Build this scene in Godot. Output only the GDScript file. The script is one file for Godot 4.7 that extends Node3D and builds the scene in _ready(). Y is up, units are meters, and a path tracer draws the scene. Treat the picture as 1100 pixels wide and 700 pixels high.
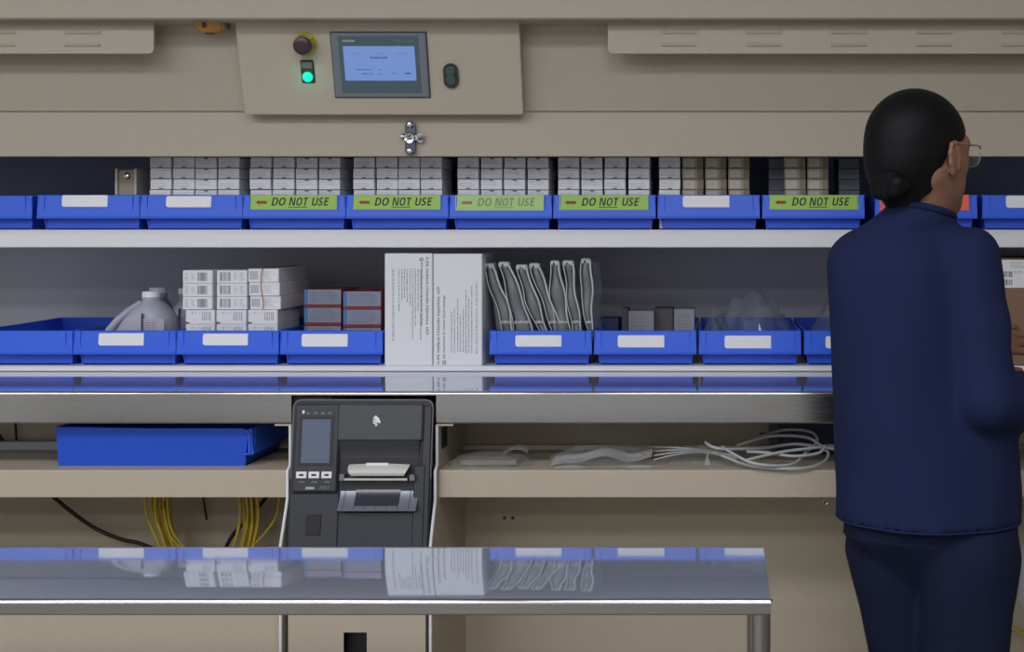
extends Node3D
# A supply hood with bins, cartons and a label printer, a steel table in front of it and a woman working at the right.
# Distances: the eye is 1.345 m above the floor at the origin, looking along -z; focal length 1400 pixels, optical axis at pixel (770, 250).

const F := 1400.0
const EYE := 1.345

func X(px: float, d: float) -> float:
	return (px - 770.0) * d / F

func Y(py: float, d: float) -> float:
	return EYE - (py - 250.0) * d / F

func P(px: float, py: float, d: float) -> Vector3:
	return Vector3(X(px, d), Y(py, d), -d)

# ---------------------------------------------------------------- geometry helper
class Geo:
	var v := PackedVector3Array()
	var n := PackedVector3Array()
	var uv := PackedVector2Array()
	var ix := PackedInt32Array()
	var cam := Transform3D.IDENTITY      # placed transform for what is added next

	func put(p: Vector3, nn: Vector3, t := Vector2.ZERO) -> int:
		v.append(cam * p)
		n.append((cam.basis * nn).normalized())
		uv.append(t)
		return v.size() - 1

	func quad(a: Vector3, b: Vector3, c: Vector3, d: Vector3, out: Vector3, ta := Vector2(0, 0), tb := Vector2(1, 0), tc := Vector2(1, 1), td := Vector2(0, 1)) -> void:
		var i := v.size()
		put(a, out, ta); put(b, out, tb); put(c, out, tc); put(d, out, td)
		if (b - a).cross(c - a).dot(out) < 0.0:
			ix.append_array(PackedInt32Array([i, i + 1, i + 2, i, i + 2, i + 3]))
		else:
			ix.append_array(PackedInt32Array([i, i + 2, i + 1, i, i + 3, i + 2]))

	func tri(a: Vector3, b: Vector3, c: Vector3, out: Vector3) -> void:
		var i := v.size()
		put(a, out); put(b, out); put(c, out)
		if (b - a).cross(c - a).dot(out) < 0.0:
			ix.append_array(PackedInt32Array([i, i + 1, i + 2]))
		else:
			ix.append_array(PackedInt32Array([i, i + 2, i + 1]))

	# box with chamfered edges; the +z face has a picture's coordinates
	func box(c: Vector3, s: Vector3, b := 0.0, bas := Basis.IDENTITY) -> Geo:
		var h := s / 2.0
		b = minf(b, minf(h.x, minf(h.y, h.z)) * 0.98)
		var keep := cam
		cam = cam * Transform3D(bas, c)
		for a in 3:
			var u := (a + 1) % 3
			var w := (a + 2) % 3
			for sg in [-1.0, 1.0]:
				var q := []
				for k in [[-1.0, -1.0], [1.0, -1.0], [1.0, 1.0], [-1.0, 1.0]]:
					var p := Vector3.ZERO
					p[a] = sg * h[a]
					p[u] = k[0] * (h[u] - b)
					p[w] = k[1] * (h[w] - b)
					q.append(p)
				var o := Vector3.ZERO
				o[a] = sg
				var tt := []
				for p: Vector3 in q:
					var t := Vector2(0.5, 0.5)
					if a == 2: t = Vector2(0.5 + sg * p.x / s.x, 0.5 - p.y / s.y)
					elif a == 0: t = Vector2(0.5 - sg * p.z / s.z, 0.5 - p.y / s.y)
					else: t = Vector2(0.5 + p.x / s.x, 0.5 + p.z / s.z)
					tt.append(t)
				quad(q[0], q[1], q[2], q[3], o, tt[0], tt[1], tt[2], tt[3])
		if b > 0.0:
			for a in 3:
				var u := (a + 1) % 3
				var w := (a + 2) % 3
				for su in [-1.0, 1.0]:
					for sw in [-1.0, 1.0]:
						var q := []
						for k in [[-1.0, 0], [1.0, 0], [1.0, 1], [-1.0, 1]]:
							var p := Vector3.ZERO
							p[a] = k[0] * (h[a] - b)
							p[u] = su * (h[u] - (b if k[1] == 1 else 0.0))
							p[w] = sw * (h[w] - (0.0 if k[1] == 1 else b))
							q.append(p)
						var o := Vector3.ZERO
						o[u] = su
						o[w] = sw
						quad(q[0], q[1], q[2], q[3], o.normalized())
			for sx in [-1.0, 1.0]:
				for sy in [-1.0, 1.0]:
					for sz in [-1.0, 1.0]:
						var o := Vector3(sx, sy, sz)
						tri(Vector3(sx * h.x, sy * (h.y - b), sz * (h.z - b)), Vector3(sx * (h.x - b), sy * h.y, sz * (h.z - b)), Vector3(sx * (h.x - b), sy * (h.y - b), sz * h.z), o.normalized())
		cam = keep
		return self

	# box between two corners
	func span(a: Vector3, b: Vector3, bev := 0.0) -> Geo:
		return box((a + b) / 2.0, (b - a).abs(), bev)

	# smooth sheet of nu x nv points; flip turns its front
	func grid(nu: int, nv: int, f: Callable, flip := false, tex := Vector2.ONE) -> Geo:
		var i0 := v.size()
		var ps := PackedVector3Array()
		for j in nv:
			for i in nu:
				ps.append(f.call(i / float(nu - 1), j / float(nv - 1)))
		var ns := PackedVector3Array()
		ns.resize(ps.size())
		var wrap_u := ps[0].is_equal_approx(ps[nu - 1]) and ps[nu].is_equal_approx(ps[2 * nu - 1])
		var wrap_v := nv > 2 and ps[1].is_equal_approx(ps[(nv - 1) * nu + 1]) and ps[0].is_equal_approx(ps[(nv - 1) * nu])
		for j in nv - 1:
			for i in nu - 1:
				var a := j * nu + i
				var q := [a, a + 1, a + nu + 1, a + nu]
				var o := (ps[q[2]] - ps[q[0]]).cross(ps[q[3]] - ps[q[1]])
				if flip: o = -o
				for k in q: ns[k] -= o
				if flip: ix.append_array(PackedInt32Array([i0 + q[0], i0 + q[2], i0 + q[1], i0 + q[0], i0 + q[3], i0 + q[2]]))
				else: ix.append_array(PackedInt32Array([i0 + q[0], i0 + q[1], i0 + q[2], i0 + q[0], i0 + q[2], i0 + q[3]]))
		if wrap_u:
			for j in nv:
				var s := ns[j * nu] + ns[j * nu + nu - 1]
				ns[j * nu] = s
				ns[j * nu + nu - 1] = s
		if wrap_v:
			for i in nu:
				var s := ns[i] + ns[(nv - 1) * nu + i]
				ns[i] = s
				ns[(nv - 1) * nu + i] = s
		for j in nv:
			for i in nu:
				var nn := ns[j * nu + i]
				put(ps[j * nu + i], nn.normalized() if nn.length_squared() > 1e-24 else Vector3.UP, Vector2(i / float(nu - 1), j / float(nv - 1)) * tex)
		return self

	# round bar along points
	func tube(pts: Array, r: float, sides := 8, closed := false, r_end := -1.0) -> Geo:
		var m := pts.size()
		var side := Vector3.ZERO
		var rings := []
		for i in m:
			var a: Vector3 = pts[(i - 1 + m) % m] if closed else pts[maxi(i - 1, 0)]
			var b: Vector3 = pts[(i + 1) % m] if closed else pts[mini(i + 1, m - 1)]
			var t := (b - a).normalized()
			if side == Vector3.ZERO:
				side = t.cross(Vector3.UP if absf(t.y) < 0.9 else Vector3.RIGHT).normalized()
			side = (side - t * side.dot(t)).normalized()
			var up := side.cross(t).normalized()
			var rr := r if r_end < 0.0 else lerpf(r, r_end, i / float(m - 1))
			var ring := []
			for k in sides + 1:
				var an := TAU * k / sides
				ring.append([pts[i] + (side * cos(an) + up * sin(an)) * rr, side * cos(an) + up * sin(an)])
			rings.append(ring)
		if closed: rings.append(rings[0])
		var i0 := v.size()
		for ring in rings:
			for q in ring: put(q[0], q[1])
		for j in rings.size() - 1:
			for k in sides:
				var a := i0 + j * (sides + 1) + k
				var q := [a, a + 1, a + sides + 2, a + sides + 1]
				var e := cam.basis.inverse() * (v[q[2]] - v[q[0]])
				var e2 := cam.basis.inverse() * (v[q[1]] - v[q[0]])
				if (v[q[1]] - v[q[0]]).cross(v[q[2]] - v[q[0]]).dot(n[a]) < 0.0: ix.append_array(PackedInt32Array([q[0], q[1], q[2], q[0], q[2], q[3]]))
				else: ix.append_array(PackedInt32Array([q[0], q[2], q[1], q[0], q[3], q[2]]))
		if not closed:
			for e in [0, m - 1]:
				var o: Vector3 = (pts[0] - pts[1]) if e == 0 else (pts[m - 1] - pts[m - 2])
				for k in sides:
					tri(pts[e], rings[e][k][0], rings[e][k + 1][0], o.normalized())
		return self

	# turned shape: profile of (radius, height) from the bottom up, round the y axis
	func lathe(prof: Array, sides := 24) -> Geo:
		var pr := []
		for q in prof: pr.append(Vector2(q[0], q[1]))
		for j in pr.size() - 1:
			var a: Vector2 = pr[j]
			var b: Vector2 = pr[j + 1]
			var nn := Vector2(b.y - a.y, a.x - b.x).normalized()
			for k in sides:
				var u := TAU * k / sides
				var w := TAU * (k + 1) / sides
				var cu := Vector3(cos(u), 0, sin(u))
				var cw := Vector3(cos(w), 0, sin(w))
				var i := v.size()
				var up := Vector3.UP
				put(cu * a.x + up * a.y, cu * nn.x + up * nn.y); put(cw * a.x + up * a.y, cw * nn.x + up * nn.y)
				put(cw * b.x + up * b.y, cw * nn.x + up * nn.y); put(cu * b.x + up * b.y, cu * nn.x + up * nn.y)
				ix.append_array(PackedInt32Array([i, i + 1, i + 2, i, i + 2, i + 3]))
		return self

	# outline in x, y pushed out along z from 0 to depth
	func prism(poly: PackedVector2Array, depth: float) -> Geo:
		var tr := Geometry2D.triangulate_polygon(poly)
		for k in range(0, tr.size(), 3):
			for z in [0.0, depth]:
				var q := []
				for m in 3: q.append(Vector3(poly[tr[k + m]].x, poly[tr[k + m]].y, z))
				tri(q[0], q[1], q[2], Vector3(0, 0, (1.0 if z == depth else -1.0) * signf(depth)) if z == depth else Vector3(0, 0, -signf(depth)))
		var cw := Geometry2D.is_polygon_clockwise(poly)
		for i in poly.size():
			var a := poly[i]
			var b := poly[(i + 1) % poly.size()]
			var e := (b - a).normalized()
			var o := Vector2(e.y, -e.x) * (-1.0 if cw else 1.0)
			quad(Vector3(a.x, a.y, 0), Vector3(b.x, b.y, 0), Vector3(b.x, b.y, depth), Vector3(a.x, a.y, depth), Vector3(o.x, o.y, 0))
		return self

	# outline in (z, y) drawn out along x
	func rail(poly: PackedVector2Array, x0: float, x1: float) -> Geo:
		var keep := cam
		cam = cam * Transform3D(Basis(Vector3(0, 0, 1), Vector3(0, 1, 0), Vector3(-1, 0, 0)), Vector3(x1, 0, 0))
		prism(poly, x1 - x0)
		cam = keep
		return self

	# closed skin over sections [y, cx, cz, half_x, half_z, power]
	func loft(secs: Array, sides := 28, caps := true) -> Geo:
		var m := secs.size()
		var f := func(u: float, w: float) -> Vector3:
			var s: Array = secs[clampi(roundi(w * (m - 1)), 0, m - 1)]
			var an := u * TAU
			var c := cos(an)
			var sn := sin(an)
			var e: float = 2.0 / s[5]
			return Vector3(s[1] + s[3] * signf(c) * pow(absf(c), e), s[0], s[2] + s[4] * signf(sn) * pow(absf(sn), e))
		grid(sides + 1, m, f, false)
		if caps:
			for w in [0.0, 1.0]:
				var s: Array = secs[0 if w == 0.0 else m - 1]
				var mid := Vector3(s[1], s[0], s[2])
				for k in sides:
					tri(mid, f.call(k / float(sides), w), f.call((k + 1) / float(sides), w), Vector3(0, -1 if w == 0.0 else 1, 0))
		return self

	func add_mesh(m: Mesh, t := Transform3D.IDENTITY) -> Geo:
		var a := m.surface_get_arrays(0)
		var i0 := v.size()
		var vs: PackedVector3Array = a[Mesh.ARRAY_VERTEX]
		var nsx: PackedVector3Array = a[Mesh.ARRAY_NORMAL]
		for i in vs.size():
			put(t * vs[i], t.basis * nsx[i])
		if a[Mesh.ARRAY_INDEX] != null:
			for i: int in a[Mesh.ARRAY_INDEX]: ix.append(i0 + i)
		else:
			for i in vs.size(): ix.append(i0 + i)
		return self

	func mesh() -> ArrayMesh:
		var a := []
		a.resize(Mesh.ARRAY_MAX)
		a[Mesh.ARRAY_VERTEX] = v
		a[Mesh.ARRAY_NORMAL] = n
		a[Mesh.ARRAY_TEX_UV] = uv
		a[Mesh.ARRAY_INDEX] = ix
		var m := ArrayMesh.new()
		m.add_surface_from_arrays(Mesh.PRIMITIVE_TRIANGLES, a)
		return m

# ---------------------------------------------------------------- naming and placing
var taken := {}

func numbered(called: String) -> String:
	if not taken.has(called):
		taken[called] = 0
		return called
	taken[called] += 1
	return "%s_%03d" % [called, taken[called]]

func tag(o: Node3D, label: String, category: String, group := "", kind := "") -> Node3D:
	o.set_meta("label", label)
	o.set_meta("category", category)
	if group: o.set_meta("group", group)
	if kind: o.set_meta("kind", kind)
	return o

func thing(called: String, label: String, category: String, at := Vector3.ZERO, group := "", bas := Basis.IDENTITY) -> Node3D:
	var o := Node3D.new()
	o.name = numbered(called)
	add_child(o)
	o.transform = Transform3D(bas, at)
	return tag(o, label, category, group)

# one named mesh; under the root when no parent is given
func obj(called: String, g, mat: Material, parent: Node3D = null, at := Transform3D.IDENTITY) -> MeshInstance3D:
	var o := MeshInstance3D.new()
	o.name = numbered(called) if parent == null else called
	o.mesh = g.mesh() if g is Geo else g
	o.material_override = mat
	o.transform = at
	(parent if parent else self).add_child(o, true)
	return o

func struct(called: String, g, mat: Material) -> MeshInstance3D:
	var o := obj(called, g, mat)
	o.set_meta("kind", "structure")
	return o

func dup(o: Node3D, called: String, at: Transform3D, label: String, group := "") -> Node3D:
	var r: Node3D = o.duplicate()
	r.name = numbered(called)
	add_child(r)
	r.transform = at
	r.set_meta("label", label)
	if group: r.set_meta("group", group)
	return r

func T(p: Vector3, rx := 0.0, ry := 0.0, rz := 0.0) -> Transform3D:
	return Transform3D(Basis.from_euler(Vector3(deg_to_rad(rx), deg_to_rad(ry), deg_to_rad(rz))), p)

# lettering baked to a flat mesh, centred, facing +z, fitted to a width
var fonts := {}
func lettering(txt: String, width: float, bold := false, slant := 0.0, height := 0.0, serif := false) -> Geo:
	var key := "%s%s" % [bold, serif]
	if not fonts.has(key):
		var f := SystemFont.new()
		f.font_names = PackedStringArray(["Droid Serif" if serif else "Droid Sans"])
		f.font_weight = 700 if bold else 400
		fonts[key] = f
	var tm := TextMesh.new()
	tm.font = fonts[key]
	tm.text = txt
	tm.font_size = 32
	tm.pixel_size = 0.01
	tm.depth = 0.0
	tm.curve_step = 2.0
	var a := tm.surface_get_arrays(0)
	var vs: PackedVector3Array = a[Mesh.ARRAY_VERTEX]
	var lo := vs[0]
	var hi := vs[0]
	for i in vs.size():
		vs[i].x += vs[i].y * slant
		lo = lo.min(vs[i]); hi = hi.max(vs[i])
	var k := width / (hi.x - lo.x)
	var ky := k if height == 0.0 else height / (hi.y - lo.y)
	var g := Geo.new()
	var mid := (lo + hi) / 2.0
	for p in vs:
		g.put(Vector3((p.x - mid.x) * k, (p.y - mid.y) * ky, 0), Vector3(0, 0, 1))
	if a[Mesh.ARRAY_INDEX] != null: g.ix = PackedInt32Array(a[Mesh.ARRAY_INDEX])
	else: g.ix = PackedInt32Array(range(vs.size()))
	return g

# ---------------------------------------------------------------- materials
func C(r: int, g: int, b: int, a := 255) -> Color:
	return Color8(r, g, b, a)

func mat(c: Color, rough := 0.6, metal := 0.0, spec := 0.5) -> StandardMaterial3D:
	var m := StandardMaterial3D.new()
	m.albedo_color = c
	m.roughness = rough
	m.metallic = metal
	m.metallic_specular = spec
	return m

func noise_tex(freq: float, size := 512, octaves := 4, sd := 1, stretch := 1.0, lo := 0.0, hi := 1.0) -> NoiseTexture2D:
	var nz := FastNoiseLite.new()
	nz.noise_type = FastNoiseLite.TYPE_SIMPLEX_SMOOTH
	nz.frequency = freq
	nz.fractal_octaves = octaves
	nz.seed = sd
	var t := NoiseTexture2D.new()
	t.width = size
	t.height = int(size * stretch)
	t.seamless = true
	t.noise = nz
	var r := Gradient.new()
	r.set_color(0, Color(lo, lo, lo))
	r.set_color(1, Color(hi, hi, hi))
	t.color_ramp = r
	return t

func normal_tex(freq: float, size := 512, sd := 1, strength := 4.0) -> NoiseTexture2D:
	var t := noise_tex(freq, size, 4, sd)
	t.color_ramp = null
	t.as_normal_map = true
	t.bump_strength = strength
	return t

func painted(c: Color, rough := 0.5, grain := 40.0) -> StandardMaterial3D:
	var m := mat(c, rough)
	m.normal_enabled = true
	m.normal_texture = tex_orange_peel
	m.normal_scale = 0.25
	m.uv1_triplanar = true
	m.uv1_world_triplanar = true
	m.uv1_scale = Vector3.ONE * 4.0
	return m

func printed(im: Image, rough := 0.6) -> StandardMaterial3D:
	var m := mat(Color.WHITE, rough)
	m.albedo_texture = ImageTexture.create_from_image(im)
	return m

func sheet(c: Color, alpha: float, rough := 0.35) -> StandardMaterial3D:
	var m := mat(Color(c.r, c.g, c.b, alpha), rough)
	m.transparency = BaseMaterial3D.TRANSPARENCY_ALPHA
	m.cull_mode = BaseMaterial3D.CULL_DISABLED
	return m

# print: rows of tiny dark strokes that read as small type
func type_rows(im: Image, r: Rect2i, rows: int, ink: Color, rng: RandomNumberGenerator, ragged := 0.0, vertical := false) -> void:
	var across: int = r.size.x if not vertical else r.size.y
	var along: int = r.size.y if not vertical else r.size.x
	for k in rows:
		var y0 := int(along * (k + 0.2) / rows)
		var hh := maxi(1, int(along * 0.5 / rows))
		var stop := int(across * (1.0 - ragged * rng.randf()))
		var x := 0
		while x < stop:
			var w := rng.randi_range(2, 7)
			if x + w > stop: break
			for q in range(x, x + w):
				var c := ink
				c.a = rng.randf_range(0.35, 0.95)
				for yy in hh:
					var px := r.position + (Vector2i(q, y0 + yy) if not vertical else Vector2i(y0 + yy, q))
					if px.x >= 0 and px.y >= 0 and px.x < im.get_width() and px.y < im.get_height():
						im.set_pixelv(px, im.get_pixelv(px).lerp(Color(c.r, c.g, c.b), c.a))
			x += w + rng.randi_range(1, 3)

func bars(im: Image, r: Rect2i, ink: Color, rng: RandomNumberGenerator) -> void:
	var x := 0
	while x < r.size.x:
		var w := rng.randi_range(1, 3)
		im.fill_rect(Rect2i(r.position.x + x, r.position.y, mini(w, r.size.x - x), r.size.y), ink)
		x += w + rng.randi_range(1, 3)

func blank(w: int, h: int, c: Color) -> Image:
	var im := Image.create(w, h, false, Image.FORMAT_RGB8)
	im.fill(c)
	return im

var tex_orange_peel: NoiseTexture2D
var M := {}

func make_materials() -> void:
	tex_orange_peel = normal_tex(0.06, 512, 3, 2.0)
	M.beige = painted(C(175, 165, 149), 0.5)
	M.beige_box = painted(C(184, 174, 157), 0.5)
	M.beige_base_lit = painted(C(187, 175, 156), 0.5)  # lighter than the hood: the stronger light down here is in the colour
	M.beige_dull = painted(C(187, 175, 154), 0.55)
	M.white_metal = painted(C(230, 230, 234), 0.38)
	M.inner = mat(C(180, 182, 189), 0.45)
	M.inner_shaded = mat(C(112, 126, 162), 0.4)  # upper back: shade and the blue reflected from the bins, put into the colour
	M.wall = painted(C(214, 213, 208), 0.8)
	M.ceiling = painted(C(225, 225, 222), 0.9)
	M.floor = mat(C(124, 118, 109), 0.4)
	# brushed steel: long fine streaks along x
	M.steel = mat(C(174, 174, 174), 0.27, 1.0)
	M.steel.roughness_texture = noise_tex(0.02, 512, 3, 5, 1.0, 0.55, 1.0)
	M.steel.uv1_triplanar = true
	M.steel.uv1_world_triplanar = true
	M.steel.uv1_scale = Vector3(0.6, 30.0, 30.0)
	M.steel_top = mat(C(192, 198, 213), 0.055, 0.68)
	M.steel_top.roughness_texture = noise_tex(0.02, 512, 4, 8, 1.0, 0.45, 1.0)
	M.steel_top.uv1_triplanar = true
	M.steel_top.uv1_world_triplanar = true
	M.steel_top.uv1_scale = Vector3(2.0, 2.0, 6.0)
	M.chrome = mat(C(200, 200, 205), 0.12, 1.0)
	M.blue = mat(C(46, 100, 230), 0.38)
	M.blue_deep = mat(C(36, 84, 208), 0.4)
	M.white_label = mat(C(236, 236, 238), 0.45)
	M.green_label = mat(C(150, 194, 70), 0.3)
	M.orange_label = mat(C(240, 104, 62), 0.4)
	M.ink = mat(C(22, 26, 18), 0.5)
	M.red_ink = mat(C(140, 44, 40), 0.5)
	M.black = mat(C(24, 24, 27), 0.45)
	M.rubber = mat(C(18, 18, 20), 0.6)
	M.grey_case = mat(C(50, 53, 60), 0.42)
	M.grey_door = mat(C(66, 68, 73), 0.4)
	M.grey_dark = mat(C(32, 34, 40), 0.4)
	M.carton_white = mat(C(226, 227, 230), 0.6)
	M.carton_edge = mat(C(120, 120, 124), 0.8)
	M.carton_tan = mat(C(158, 150, 134), 0.7)
	M.carton_tan_dark = mat(C(128, 118, 99), 0.7)
	M.carton_dark = mat(C(78, 86, 94), 0.6)
	M.carton_big = mat(C(228, 229, 232), 0.6)
	M.grey_card = mat(C(150, 152, 158), 0.7)
	M.kraft = mat(C(136, 105, 84), 0.8)
	M.yellow = mat(C(208, 182, 66), 0.45)
	M.cable_white = mat(C(176, 178, 178), 0.45)
	M.cable_black = mat(C(20, 20, 22), 0.5)
	M.clear = sheet(Color(0.85, 0.88, 0.9), 0.16, 0.3)
	M.milky = sheet(Color(0.86, 0.87, 0.88), 0.5, 0.35)

func _ready() -> void:
	# ------------------------------------------------ camera, sky, lamps, exposure
	var cam := Camera3D.new()
	cam.name = "camera"
	cam.projection = Camera3D.PROJECTION_FRUSTUM
	cam.near = 0.05
	cam.far = 60.0
	cam.size = 700.0 / F * cam.near
	cam.frustum_offset = Vector2((550.0 - 770.0) / F, -(350.0 - 250.0) / F) * cam.near
	cam.position = Vector3(0, EYE, 0)
	add_child(cam)
	cam.current = true
	var we := WorldEnvironment.new()
	we.name = "world_environment"
	var e := Environment.new()
	e.background_mode = Environment.BG_COLOR
	e.background_color = Color(0.02, 0.02, 0.02)
	e.tonemap_mode = Environment.TONE_MAPPER_LINEAR
	e.tonemap_exposure = 1.0
	e.sdfgi_enabled = true
	e.ssao_enabled = true
	e.ssil_enabled = true
	we.environment = e
	add_child(we)
	make_materials()
	room()
	hood()
	shelves_and_worktop()
	base_cabinet()
	steel_table()
	label_printer()
	control_panel()
	upper_bins()
	middle_bins()
	lower_shelf_things()
	small_things()
	woman()

const LAMP_ENERGY := 2.15
func room() -> void:
	var x0 := -4.6
	var x1 := 3.2
	var z0 := -3.75
	var z1 := 4.4
	var h := 2.8
	struct("floor", Geo.new().span(Vector3(x0 - 0.1, -0.1, z0 - 0.1), Vector3(x1 + 0.1, 0, z1 + 0.1)), M.floor)
	struct("ceiling", Geo.new().span(Vector3(x0 - 0.1, h, z0 - 0.1), Vector3(x1 + 0.1, h + 0.1, z1 + 0.1)), M.ceiling)
	struct("wall_back", Geo.new().span(Vector3(x0 - 0.1, 0, z0 - 0.1), Vector3(x1 + 0.1, h, z0)), M.wall)
	struct("wall_front", Geo.new().span(Vector3(x0 - 0.1, 0, z1), Vector3(x1 + 0.1, h, z1 + 0.1)), M.wall)
	struct("wall_left", Geo.new().span(Vector3(x0 - 0.1, 0, z0), Vector3(x0, h, z1)), M.wall)
	struct("wall_right", Geo.new().span(Vector3(x1, 0, z0), Vector3(x1 + 0.1, h, z1)), M.wall)
	var glow := mat(C(240, 244, 250), 0.6)
	glow.emission_enabled = true
	glow.emission = Color(0.95, 0.98, 1.0)
	glow.emission_energy_multiplier = 2.0
	for lz in [-0.5, 1.3, 3.1]:
		for lx in [-3.1, -1.45, 0.2]:
			var t := thing("ceiling_light", "white ceiling light panel outside the frame, %s from left, %s row" % [NTH[roundi((lx + 3.1) / 1.65)], ["nearest", "middle", "farthest"][roundi((lz + 0.5) / 1.8)]], "light", Vector3(lx, h, lz), "ceiling lights over the aisle")
			obj("frame", Geo.new().box(Vector3(0, -0.012, 0), Vector3(1.24, 0.024, 0.64), 0.003), M.white_metal, t)
			obj("diffuser", Geo.new().box(Vector3(0, -0.025, 0), Vector3(1.18, 0.006, 0.58), 0.001), glow, t)
			var a := AreaLight3D.new()
			a.name = "panel_lamp"
			a.area_size = Vector2(1.18, 0.58)
			a.light_color = Color(0.965, 0.97, 1.0)
			a.light_energy = LAMP_ENERGY
			a.area_range = 12.0
			a.area_attenuation = 2.0
			a.shadow_enabled = true
			t.add_child(a, true)
			a.transform = T(Vector3(0, -0.04, 0), -90)

const VD := 2.985         # lower lip of the hood front
const FD := 2.835        # fascia over it
const HX0 := -2.3
const HX1 := 1.5
func hood() -> void:
	var t := thing("supply_hood", "beige sheet-metal hood with a stepped front panel above the open shelves", "hood", Vector3(0, 0, 0))
	# fascia at the top, overhanging
	var f0 := Y(20.3, FD)
	obj("fascia", Geo.new().span(Vector3(HX0, f0, -FD), Vector3(HX1, 2.32, -(FD + 0.04)), 0.003), M.beige, t)
	obj("top_panel", Geo.new().span(Vector3(HX0, 2.30, -(FD + 0.04)), Vector3(HX1, 2.32, -3.56)), M.beige, t)
	obj("fascia_return", Geo.new().span(Vector3(HX0, f0, -(FD + 0.04)), Vector3(HX1, f0 + 0.004, -(FD + 0.10))), M.beige, t)
	# upper panel leaning out at the top, then the upright lower panel
	var yb := Y(119.5, VD - 0.006)
	var yt := f0 + 0.1
	var lean := (yt - yb) * 0.235
	obj("upper_panel", Geo.new().rail(PackedVector2Array([Vector2(-(VD - 0.005), yb), Vector2(-(VD - 0.007), yb + 0.002), Vector2(-(VD - 0.007) + lean, yt), Vector2(-(VD + 0.001) + lean, yt), Vector2(-(VD + 0.001), yb)]), HX0, HX1), M.beige, t)
	obj("lower_panel", Geo.new().rail(PackedVector2Array([Vector2(-VD, yb + 0.02), Vector2(-(VD + 0.006), yb + 0.02), Vector2(-(VD + 0.006), Y(168, VD)), Vector2(-(VD + 0.001), Y(168, VD)), Vector2(-VD, Y(167.2, VD))]), HX0, HX1), M.beige, t)
	# the inside
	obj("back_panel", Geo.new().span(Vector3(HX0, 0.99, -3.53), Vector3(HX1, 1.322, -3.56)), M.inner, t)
	obj("upper_back_panel", Geo.new().span(Vector3(HX0, 1.322, -3.53), Vector3(HX1, 2.32, -3.56)), M.inner_shaded, t)
	obj("end_panel", Geo.new().span(Vector3(HX0, 0.99, -(VD + 0.03)), Vector3(HX0 + 0.02, 2.32, -3.56)), M.beige, t)
	obj("end_panel", Geo.new().span(Vector3(HX1 - 0.02, 0.99, -(VD + 0.03)), Vector3(HX1, 2.32, -3.56)), M.beige, t)
	# louvred strips under the fascia
	for k in 2:
		var r := thing("vent_strip", ["beige louvred vent strip under the fascia left of the control panel", "beige louvred vent strip under the fascia right of the control panel"][k], "vent", Vector3(0, 0, 0), "louvred vent strips")
		var d := FD + 0.045
		var ya := Y(22.5, d)
		var yc := Y(57.5, d)
		var xa := HX0 + 0.03 if k == 0 else X(653, d)
		var xb := X(165, d) if k == 0 else HX1 - 0.03
		var rr := 0.011
		var pl := PackedVector2Array()
		pl.append(Vector2(xa, ya))
		if k == 1:
			for q in 6: pl.append(Vector2(xa + rr - rr * cos(q * PI / 10), yc + rr - rr * sin(q * PI / 10)))
		else: pl.append(Vector2(xa, yc))
		if k == 0:
			for q in 6: pl.append(Vector2(xb - rr + rr * sin(q * PI / 10), yc + rr - rr * cos(q * PI / 10)))
		else: pl.append(Vector2(xb, yc))
		pl.append(Vector2(xb, ya))
		var g := Geo.new()
		g.cam = Transform3D(Basis.IDENTITY, Vector3(0, 0, -d))
		g.prism(pl, -0.009)
		obj("strip", g, M.beige, r)
		var px := (-205.0 if k == 0 else 710.0)
		while px < (150.0 if k == 0 else 1180.0):
			for py in [35.0, 48.5]:
				var lou := Geo.new()
				var w := X(px + 38, d) - X(px, d)
				lou.cam = Transform3D(Basis.IDENTITY, Vector3(X(px + 19, d), Y(py, d), -d))
				lou.rail(PackedVector2Array([Vector2(-0.001, 0.007), Vector2(0.0035, -0.0008), Vector2(0.0035, -0.002), Vector2(-0.001, -0.002)]), -w / 2, w / 2)
				obj("louvre", lou, M.beige, r)
			px += 91.5

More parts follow.
